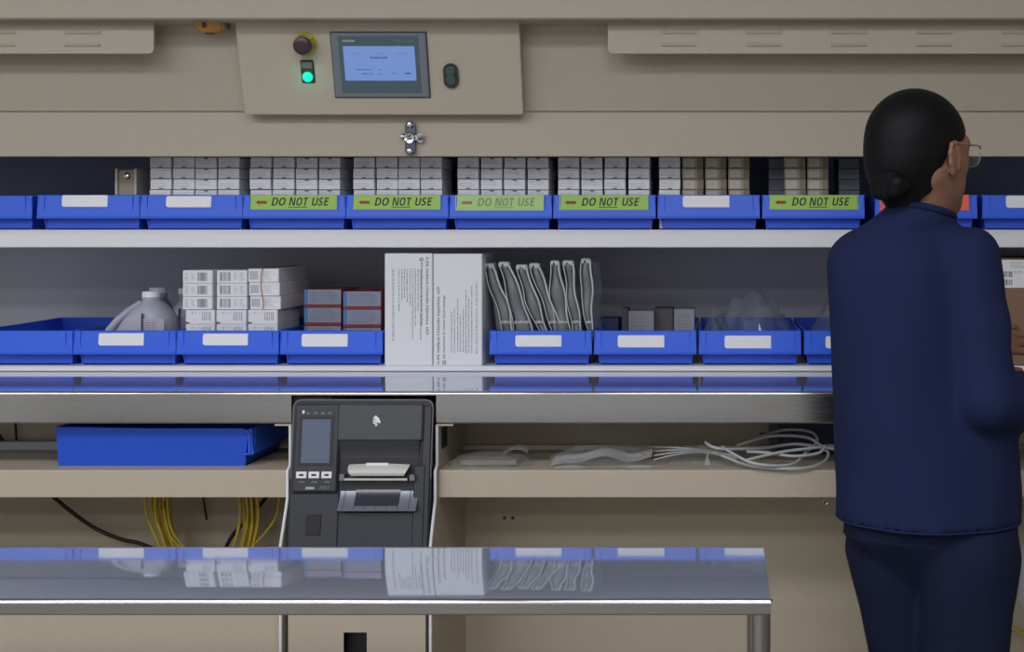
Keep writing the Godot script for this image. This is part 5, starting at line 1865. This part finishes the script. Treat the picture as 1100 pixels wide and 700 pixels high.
func nets(g: Geo, f: Field, lo: Vector3, hi: Vector3, cell: float, snap = null) -> void:
	var n := Vector3i(((hi - lo) / cell).ceil()) + Vector3i.ONE
	n = Vector3i((n.x + 3) / 4 * 4 + 1, (n.y + 3) / 4 * 4 + 1, (n.z + 3) / 4 * 4 + 1)
	var sx := 1
	var sy := n.x
	var sz := n.x * n.y
	var val := PackedFloat32Array()
	val.resize(n.x * n.y * n.z)
	val.fill(1.0)
	var hot := []
	var reach := cell * 4.0 * 0.95 + cell * 1.5
	for bz in range(0, n.z - 1, 4):
		for by in range(0, n.y - 1, 4):
			for bx in range(0, n.x - 1, 4):
				var d := f.at(lo + Vector3(bx + 2, by + 2, bz + 2) * cell)
				if absf(d) > reach:
					if d < 0.0:
						for z in 5:
							for y in 5:
								for x in 5:
									var id := (bx + x) + (by + y) * sy + (bz + z) * sz
									if val[id] == 1.0: val[id] = -1.0
				else: hot.append(Vector3i(bx, by, bz))
	var done := PackedByteArray()
	done.resize(val.size())
	for b: Vector3i in hot:
		for z in 5:
			for y in 5:
				for x in 5:
					var id := (b.x + x) + (b.y + y) * sy + (b.z + z) * sz
					if done[id] == 0:
						done[id] = 1
						val[id] = f.at(lo + Vector3(b.x + x, b.y + y, b.z + z) * cell)
	var vid := {}
	var base := g.v.size()
	var offs := [0, sx, sy, sx + sy, sz, sx + sz, sy + sz, sx + sy + sz]
	var corner := [Vector3(0, 0, 0), Vector3(1, 0, 0), Vector3(0, 1, 0), Vector3(1, 1, 0), Vector3(0, 0, 1), Vector3(1, 0, 1), Vector3(0, 1, 1), Vector3(1, 1, 1)]
	var edges := [[0, 1], [2, 3], [4, 5], [6, 7], [0, 2], [1, 3], [4, 6], [5, 7], [0, 4], [1, 5], [2, 6], [3, 7]]
	var cells := {}
	for b: Vector3i in hot:
		for z in 4:
			for y in 4:
				for x in 4:
					var c := Vector3i(b.x + x, b.y + y, b.z + z)
					if c.x >= n.x - 1 or c.y >= n.y - 1 or c.z >= n.z - 1: continue
					var id := c.x + c.y * sy + c.z * sz
					var w := []
					var neg := 0
					for o in offs:
						var q := val[id + o]
						w.append(q)
						if q < 0.0: neg += 1
					if neg == 0 or neg == 8: continue
					var sum := Vector3.ZERO
					var m := 0
					for e in edges:
						var a: float = w[e[0]]
						var bb: float = w[e[1]]
						if (a < 0.0) != (bb < 0.0):
							sum += corner[e[0]].lerp(corner[e[1]], a / (a - bb))
							m += 1
					var gr := Vector3(w[1] + w[3] + w[5] + w[7] - w[0] - w[2] - w[4] - w[6], w[2] + w[3] + w[6] + w[7] - w[0] - w[1] - w[4] - w[5], w[4] + w[5] + w[6] + w[7] - w[0] - w[1] - w[2] - w[3])
					vid[id] = g.put(lo + (Vector3(c) + sum / m) * cell, gr.normalized())
					cells[id] = c
	if snap != null:
		for i in range(base, g.v.size()):
			var moved: Vector3 = snap.call(g.v[i], cell)
			g.v[i] = moved
	for id: int in vid:
		var c: Vector3i = cells[id]
		for ax in 3:
			var st: int = [sx, sy, sz][ax]
			var a := val[id]
			var b := val[id + st]
			if (a < 0.0) == (b < 0.0): continue
			var u: int = [sy, sz, sx][ax]
			var w: int = [sz, sx, sy][ax]
			if not (vid.has(id - u) and vid.has(id - w) and vid.has(id - u - w)): continue
			var q := [vid[id], vid[id - u], vid[id - u - w], vid[id - w]]
			var o := (g.v[q[2]] - g.v[q[0]]).cross(g.v[q[3]] - g.v[q[1]])
			var nn: Vector3 = g.n[q[0]] + g.n[q[1]] + g.n[q[2]] + g.n[q[3]]
			if o.dot(nn) < 0.0: g.ix.append_array(PackedInt32Array([q[0], q[1], q[2], q[0], q[2], q[3]]))
			else: g.ix.append_array(PackedInt32Array([q[0], q[2], q[1], q[0], q[3], q[2]]))

# a hand: wrist point, finger direction, back-of-hand normal, thumb side; curl in degrees per joint
func hand_field(w: Vector3, f: Vector3, nrm: Vector3, curl: float, thumb: float) -> Field:
	f = f.normalized()
	nrm = (nrm - f * nrm.dot(f)).normalized()
	var s := f.cross(nrm).normalized() * thumb
	var h := Field.new()
	var kn := []
	for i in 4:
		var o := 0.027 - i * 0.0185
		var base: Vector3 = w + f * 0.012 + s * o * 0.55
		var k: Vector3 = w + f * (0.083 - absf(i - 1.2) * 0.005) + s * o + nrm * (0.002 - absf(i - 1.5) * 0.0016)
		h.cap(base, k, 0.0135, 0.0108, 0.016)
		kn.append(k)
	h.cap(w - f * 0.02, w + f * 0.02, 0.024, 0.022, 0.018)
	var lens := [[0.040, 0.024, 0.019], [0.044, 0.027, 0.020], [0.040, 0.025, 0.019], [0.031, 0.018, 0.017]]
	for i in 4:
		var p: Vector3 = kn[i]
		var ang := deg_to_rad(curl * (0.55 + 0.06 * i))
		var r := 0.0088 if i < 3 else 0.0076
		for j in 3:
			var dir := (f * cos(ang) - nrm * sin(ang) + s * (0.10 - 0.07 * i)).normalized()
			var e: Vector3 = p + dir * lens[i][j]
			h.cap(p, e, r, r * 0.92, 0.004 if j > 0 else 0.007)
			r *= 0.92
			p = e
			ang += deg_to_rad(curl)
	# thumb: from the side of the palm near its base
	var t0 := w + f * 0.022 + s * 0.020 - nrm * 0.006
	var t1 := t0 + (f * 0.62 + s * 0.62 - nrm * 0.35).normalized() * 0.040
	var t2 := t1 + (f * 0.86 + s * 0.30 - nrm * 0.35).normalized() * 0.030
	var t3 := t2 + (f * 0.95 + s * 0.02 - nrm * 0.30).normalized() * 0.025
	h.cap(t0, t1, 0.0145, 0.0108, 0.014)
	h.cap(t1, t2, 0.0102, 0.0094, 0.005)
	h.cap(t2, t3, 0.0094, 0.0078, 0.004)
	return h

func woman() -> void:
	var d := 2.36
	var rx := X(990.0, d)
	var root := thing("person", "woman in navy scrubs and glasses, dark hair in a low bun, at the bench", "person", Vector3(rx, 0, -d))
	# pixel and distance -> the figure's own axes
	var L := func(px: float, py: float, dd := 2.36) -> Vector3: return Vector3(X(px, dd) - rx, Y(py, dd), d - dd)
	var skin := mat(C(138, 98, 79), 0.5)
	skin.subsurf_scatter_enabled = true
	skin.subsurf_scatter_strength = 0.12
	var navy := mat(C(28, 37, 72), 0.85, 0.0, 0.3)
	navy.normal_enabled = true
	navy.normal_texture = normal_tex(0.25, 256, 12, 5.0)
	navy.normal_scale = 0.35
	navy.uv1_triplanar = true
	navy.uv1_scale = Vector3.ONE * 9.0
	var navy_low := navy.duplicate()
	navy_low.albedo_color = C(21, 28, 54)
	# ---- joints
	var sh_r: Vector3 = L.call(1040.0, 274.0, 2.315)
	var el_r: Vector3 = L.call(1060.0, 430.0, 2.27)
	var wr_r: Vector3 = L.call(1165.0, 434.0, 2.45)
	var sh_l: Vector3 = L.call(927.0, 280.0, 2.39)
	var el_l: Vector3 = L.call(950.0, 400.0, 2.55)
	var wr_l: Vector3 = L.call(1034.0, 370.0, 2.585)
	var hip_l: Vector3 = L.call(957.0, 580.0, 2.39)
	var hip_r: Vector3 = L.call(1040.0, 585.0, 2.33)
	var kn_l := Vector3(hip_l.x + 0.046, 0.44, hip_l.z - 0.01)
	var kn_r := Vector3(hip_r.x - 0.02, 0.44, hip_r.z + 0.005)
	var an_l := Vector3(hip_l.x + 0.06, 0.085, hip_l.z + 0.02)
	var an_r := Vector3(hip_r.x - 0.025, 0.085, hip_r.z + 0.03)
	# torso rows from pixel edges
	var rows := []
	for q in [[600, 902, 1095, 0.118], [575, 899, 1097, 0.126], [520, 898, 1094, 0.122], [470, 897, 1089, 0.118], [420, 895, 1076, 0.114], [370, 893, 1062, 0.114], [320, 891.5, 1052, 0.112], [290, 892, 1047, 0.108], [270, 896, 1044, 0.098], [257, 905, 1040, 0.084], [247, 917, 1035, 0.072], [238, 932, 1030, 0.072], [229, 946, 1027, 0.066], [222, 954, 1024, 0.062]]:
		var a: Vector3 = L.call(q[1], q[0])
		var b: Vector3 = L.call(q[2], q[0])
		rows.append([a.y, (a.x + b.x) / 2, 0.0, (b.x - a.x) / 2, q[3]])
	# ---- skin: one continuous body
	var body := Field.new()
	var inner := []
	for q in rows.slice(1, 10): inner.append([q[0], q[1], q[2], maxf(q[3] - 0.028, 0.03), maxf(q[4] - 0.030, 0.03)])
	body.stack(inner, 0.03)
	body.cap(sh_r, el_r, 0.040, 0.034, 0.03).cap(el_r, wr_r, 0.034, 0.024, 0.02)
	body.cap(sh_l, el_l, 0.040, 0.034, 0.03).cap(el_l, wr_l, 0.034, 0.024, 0.02)
	body.cap(hip_l, kn_l, 0.062, 0.040, 0.03).cap(kn_l, an_l, 0.046, 0.032, 0.02)
	body.cap(hip_r, kn_r, 0.070, 0.046, 0.03).cap(kn_r, an_r, 0.046, 0.032, 0.02)
	body.cap(an_l, an_l + Vector3(0.01, -0.045, -0.11), 0.034, 0.026, 0.03).cap(an_r, an_r + Vector3(0.05, -0.045, -0.10), 0.034, 0.026, 0.03)
	var nk0: Vector3 = L.call(990.0, 180.0)
	var nk1: Vector3 = L.call(989.0, 246.0)
	body.cap(nk0, nk1 - Vector3(0, 0.03, 0), 0.046, 0.048, 0.012)
	var g := Geo.new()
	nets(g, body, Vector3(-0.24, -0.01, -0.30), Vector3(0.34, 1.36, 0.20), 0.013)
	# ---- head, finer
	var th := deg_to_rad(58.0)
	var HB := Basis(Vector3(cos(th), 0, sin(th)), Vector3.UP, Vector3(-sin(th), 0, cos(th)))     # x her right, y up, -z forward
	HB = HB * Basis.from_euler(Vector3(deg_to_rad(-5), 0, 0))
	var hc: Vector3 = L.call(986.0, 158.0)
	var H := func(fwd: float, right: float, up: float) -> Vector3: return hc + HB * Vector3(right, up, -fwd)
	var head := Field.new()
	head.ball(H.call(-0.008, 0, 0.016), Vector3(0.072, 0.082, 0.090), HB, 0.02)
	head.ball(H.call(0.034, 0, -0.032), Vector3(0.057, 0.074, 0.053), HB, 0.03)
	head.cap(H.call(-0.004, 0.050, -0.055), H.call(0.072, 0.010, -0.096), 0.020, 0.019, 0.03)
	head.cap(H.call(-0.004, -0.050, -0.055), H.call(0.072, -0.010, -0.096), 0.020, 0.019, 0.03)
	head.ball(H.call(0.076, 0, -0.094), Vector3(0.023, 0.021, 0.022), HB, 0.02)
	for s in [-1.0, 1.0]: head.ball(H.call(0.062, 0.020 * s, -0.062), Vector3(0.030, 0.028, 0.027), HB, 0.02)
	for s in [-1.0, 1.0]:
		head.ball(H.call(0.056, 0.036 * s, -0.022), Vector3(0.026, 0.024, 0.026), HB, 0.02)
		head.cap(H.call(0.078, 0.012 * s, 0.018), H.call(0.068, 0.044 * s, 0.014), 0.013, 0.012, 0.016)
		head.ball(H.call(0.070, 0.032 * s, -0.001), Vector3(0.014, 0.010, 0.012), HB, 0.008)
	head.cap(H.call(0.086, 0, 0.004), H.call(0.101, 0, -0.030), 0.008, 0.011, 0.012)
	for s in [-1.0, 1.0]: head.ball(H.call(0.090, 0.011 * s, -0.034), Vector3(0.008, 0.008, 0.009), HB, 0.006)
	head.cap(H.call(0.090, 0.016, -0.060), H.call(0.090, -0.016, -0.060), 0.007, 0.007, 0.008)
	head.cap(H.call(0.089, 0.013, -0.070), H.call(0.089, -0.013, -0.070), 0.0075, 0.0075, 0.007)
	head.cap(nk0, nk1, 0.046, 0.050, 0.03)
	for s in [-1.0, 1.0]:
		# ear: rim, bowl and lobe
		var tilt := Vector3(0, 0, 0)
		var rim := []
		for k in 8:
			var an := deg_to_rad(-70.0 + k * 42.0)
			rim.append(H.call(0.018 - 0.014 * cos(an) - 0.004 * sin(an), (0.080 + 0.004 * cos(an)) * s, -0.020 + 0.026 * sin(an)))
		for k in 7: head.cap(rim[k], rim[k + 1], 0.0045, 0.0045, 0.003)
		head.ball(H.call(0.017, 0.076 * s, -0.020), Vector3(0.0055, 0.024, 0.012), HB, 0.004)
		head.ball(H.call(0.020, 0.077 * s, -0.046), Vector3(0.005, 0.009, 0.007), HB, 0.004)
	var gh := Geo.new()
	nets(g, head, hc - Vector3(0.13, 0.165, 0.13), hc + Vector3(0.13, 0.13, 0.13), 0.0042)
	# ---- hands
	var hl := hand_field(wr_l + (wr_l - el_l).normalized() * 0.012, Vector3(0.95, 0.10, -0.12), Vector3(-0.15, 0.55, 0.75), 26.0, 1.0)
	nets(g, hl, wr_l - Vector3(0.05, 0.13, 0.13), wr_l + Vector3(0.21, 0.13, 0.10), 0.0036)
	var hr := hand_field(wr_r + (wr_r - el_r).normalized() * 0.012, Vector3(0.75, 0.0, -0.6), Vector3(0.0, 0.9, 0.35), 24.0, -1.0)
	nets(g, hr, wr_r - Vector3(0.06, 0.12, 0.20), wr_r + Vector3(0.20, 0.11, 0.08), 0.004)
	var bm := obj("body", g, skin, root)
	# eyes, brows
	for s in [-1.0, 1.0]:
		var ge := Geo.new()
		ge.cam = Transform3D(HB, H.call(0.0735, 0.032 * s, 0.0))
		var sp := SphereMesh.new()
		sp.radius = 0.0115
		sp.height = 0.023
		sp.radial_segments = 16
		sp.rings = 8
		ge.add_mesh(sp)
		var eye := obj("eye", ge, mat(C(225, 222, 216), 0.2), bm)
		ge = Geo.new()
		ge.cam = Transform3D(HB, H.call(0.0815, 0.032 * s, 0.0))
		sp.radius = 0.0050
		sp.height = 0.010
		ge.add_mesh(sp)
		obj("iris", ge, mat(C(46, 30, 22), 0.2), bm)
		obj("eyebrow", Geo.new().tube([H.call(0.090, 0.014 * s, 0.022), H.call(0.086, 0.030 * s, 0.028), H.call(0.074, 0.048 * s, 0.022)], 0.0026, 6), mat(C(24, 20, 20), 0.7), bm)
	obj("lips", Geo.new().tube([H.call(0.086, 0.022, -0.065), H.call(0.0965, 0.008, -0.064), H.call(0.0965, -0.008, -0.064), H.call(0.086, -0.022, -0.065)], 0.0042, 8), mat(C(140, 78, 72), 0.45), bm)
	# ---- hair
	var hairm := mat(C(12, 13, 16), 0.55, 0.0, 0.3)
	hairm.normal_enabled = true
	hairm.normal_texture = normal_tex(0.03, 256, 6, 6.0)
	hairm.normal_scale = 0.3
	hairm.uv1_triplanar = true
	hairm.uv1_scale = Vector3(60.0, 6.0, 60.0)
	var hair := Field.new()
	hair.ball(H.call(-0.007, 0, 0.012), Vector3(0.081, 0.093, 0.099), HB, 0.02)
	hair.ball(H.call(-0.036, 0, -0.045), Vector3(0.060, 0.062, 0.058), HB, 0.035)
	hair.cap(nk0 + Vector3(-0.004, 0.0, 0.002), H.call(-0.004, 0.004, -0.094), 0.053, 0.0515, 0.02)
	var gy := [-0.15, -0.115, -0.08, -0.045, -0.015, 0.000, 0.010, 0.03, 0.055, 0.085, 0.13]
	var gf := [-0.06, -0.040, -0.008, 0.000, 0.004, 0.012, 0.040, 0.066, 0.084, 0.094, 0.12]
	var inv := HB.inverse()
	hair.cuts.append(func(p: Vector3) -> float:
		var l: Vector3 = inv * (p - hc)
		var i := 0
		while i < gy.size() - 2 and l.y > gy[i + 1]: i += 1
		var t := clampf((l.y - gy[i]) / (gy[i + 1] - gy[i]), 0.0, 1.0)
		return (-l.z - lerpf(gf[i], gf[i + 1], t)) * 0.8)
	var ghair := Geo.new()
	nets(ghair, hair, hc - Vector3(0.13, 0.17, 0.13), hc + Vector3(0.13, 0.13, 0.13), 0.0046)
	var ho := obj("hair", ghair, hairm, bm)
	var bun := Field.new()
	var bc: Vector3 = H.call(-0.072, 0.024, -0.080)
	for q in 7:
		var an := q * TAU / 7.0
		var an2 := (q + 1.3) * TAU / 7.0
		bun.cap(bc + HB * Vector3(cos(an) * 0.030, sin(an) * 0.016, 0.008 * sin(q * 2.0)), bc + HB * Vector3(cos(an2) * 0.027, sin(an2) * 0.014, 0.012), 0.0135, 0.0155, 0.004)
	bun.ball(bc, Vector3(0.020, 0.016, 0.024), HB, 0.01)
	bun.cap(bc, H.call(-0.06, 0, -0.05), 0.022, 0.03, 0.012)
	var gb := Geo.new()
	nets(gb, bun, bc - Vector3(0.07, 0.06, 0.07), bc + Vector3(0.07, 0.06, 0.07), 0.0046)
	obj("bun", gb, hairm, ho)
	# ---- glasses
	var gl := Geo.new()
	var glass := sheet(Color(0.9, 0.92, 0.93), 0.10, 0.05)
	var lens := Geo.new()
	for s in [-1.0, 1.0]:
		var ring := []
		for k in 20:
			var an := TAU * k / 20.0
			var cx := signf(cos(an)) * pow(absf(cos(an)), 0.6) * 0.0255
			var cy := signf(sin(an)) * pow(absf(sin(an)), 0.6) * 0.0200
			ring.append(H.call(0.1015 - 0.006 * absf(cx + 0.0 if s > 0 else cx) / 0.03, 0.034 * s + cx, -0.006 + cy))
		gl.tube(ring, 0.0013, 6, true)
		for k in 20: lens.tri(H.call(0.1005, 0.034 * s, -0.006), ring[k], ring[(k + 1) % 20], HB * Vector3(0, 0, -1))
		gl.tube([H.call(0.097, 0.060 * s, 0.006), H.call(0.086, 0.070 * s, 0.008), H.call(0.05, 0.0785 * s, 0.007), H.call(0.018, 0.0835 * s, 0.006), H.call(0.002, 0.084 * s, -0.004)], 0.0013, 6)
	gl.tube([H.call(0.100, 0.0095, 0.0), H.call(0.105, 0.0, 0.003), H.call(0.100, -0.0095, 0.0)], 0.0013, 6)
	var go := obj("glasses_frame", gl, mat(C(178, 150, 128), 0.3, 0.5), bm)
	obj("lenses", lens, glass, go)
	# ---- scrub top: loose, hem cut level, folds running down
	var top := Field.new()
	top.stack(rows, 0.03)
	top.cap(sh_r, sh_r.lerp(el_r, 0.5), 0.054, 0.049, 0.028).cap(sh_r.lerp(el_r, 0.5), el_r, 0.049, 0.051, 0.02).cap(el_r, el_r.lerp(wr_r, 0.86), 0.051, 0.043, 0.02)
	top.cap(sh_l, el_l, 0.053, 0.052, 0.028).cap(el_l, el_l.lerp(wr_l, 0.90), 0.048, 0.036, 0.02)
	var nz := FastNoiseLite.new()
	nz.seed = 17
	nz.frequency = 1.0
	nz.fractal_octaves = 2
	top.noise = nz
	top.noise_amp = 0.012
	top.noise_scale = Vector3(5.0, 2.2, 5.0)
	var fwd2 := Vector2(sin(th), -cos(th))
	top.cuts.append(func(p: Vector3) -> float: return p.y - (rows[rows.size() - 1][0] - 0.006 - 0.24 * Vector2(p.x - nk1.x, p.z - nk1.z).dot(fwd2)))
	var hem: float = Y(573.0, 2.26)
	top.cuts.append(func(p: Vector3) -> float: return hem + 0.012 * (0.3 - p.x * 1.6) - p.y)
	var gt := Geo.new()
	nets(gt, top, Vector3(-0.25, 0.72, -0.34), Vector3(0.38, 1.42, 0.19), 0.0095, func(p: Vector3, cell: float) -> Vector3:
		var hy: float = hem + 0.012 * (0.3 - p.x * 1.6)
		if p.y < hy + 0.6 * cell: p.y = hy
		return p)
	var stop := obj("scrub_top", gt, navy, bm)
	var ring := []
	for q in 28:
		var an := TAU * q / 28.0
		ring.append(Vector3(nk1.x + 0.001 + cos(an) * 0.0575, rows[rows.size() - 1][0] - 0.009 - 0.24 * 0.057 * Vector2(cos(an), sin(an)).dot(fwd2), rows[rows.size() - 1][2] + sin(an) * 0.060))
	# hem: a turned edge round the foot of the top
	var hemr := []
	top.cuts.clear()
	var hx := L.call(997.0, 573.0).x as float
	for q in 64:
		var an := TAU * q / 64.0
		var a := 0.05
		var b := 0.30
		for k in 18:
			var m := (a + b) / 2
			var hp := Vector3(hx + cos(an) * m, 0, sin(an) * m)
			hp.y = hem + 0.012 * (0.3 - hp.x * 1.6) + 0.002
			if top.at(hp) < 0.0: a = m
			else: b = m
		var he := Vector3(hx + cos(an) * (a - 0.002), 0, sin(an) * (a - 0.002))
		he.y = hem + 0.012 * (0.3 - he.x * 1.6) + 0.001
		hemr.append(he)
	obj("hem", Geo.new().tube(hemr, 0.0024, 6, true), navy, stop)
	obj("collar", Geo.new().tube(ring, 0.0075, 8, true), navy, stop)
	# ---- trousers
	var tr := Field.new()
	tr.stack([[0.70, 0.0, 0, 0.03, 0.04], [0.765, 0.01, 0, 0.115, 0.085], [0.80, L.call(998.0, 580.0).x, 0.0, 0.155, 0.105], [0.92, L.call(997.0, 520.0).x, 0.0, 0.152, 0.110]], 0.03)
	tr.cap(hip_l + Vector3(0, -0.02, 0), kn_l, 0.082, 0.055, 0.010).cap(kn_l, an_l, 0.055, 0.058, 0.02)
	tr.cap(hip_r + Vector3(0, -0.02, 0), kn_r, 0.092, 0.070, 0.010).cap(kn_r, an_r, 0.070, 0.068, 0.02)
	tr.noise = nz
	tr.noise_amp = 0.008
	tr.noise_scale = Vector3(8.0, 4.0, 8.0)
	tr.cuts.append(func(p: Vector3) -> float: return 0.06 - p.y)
	var gtr := Geo.new()
	nets(gtr, tr, Vector3(-0.24, 0.03, -0.2), Vector3(0.26, 0.96, 0.2), 0.011)
	obj("trousers", gtr, navy_low, bm)
	for q in [[an_l, 0.01], [an_r, 0.05]]:
		var sf := Field.new()
		var a: Vector3 = q[0]
		sf.cap(a + Vector3(0, -0.035, 0.025), a + Vector3(q[1], -0.048, -0.12), 0.046, 0.036, 0.02)
		sf.cuts.append(func(p: Vector3) -> float: return maxf(0.004 - p.y, p.y - 0.10))
		var gs := Geo.new()
		nets(gs, sf, a - Vector3(0.09, 0.10, 0.19), a + Vector3(0.13, 0.06, 0.10), 0.008)
		obj("shoe", gs, mat(C(40, 42, 48), 0.6), bm)
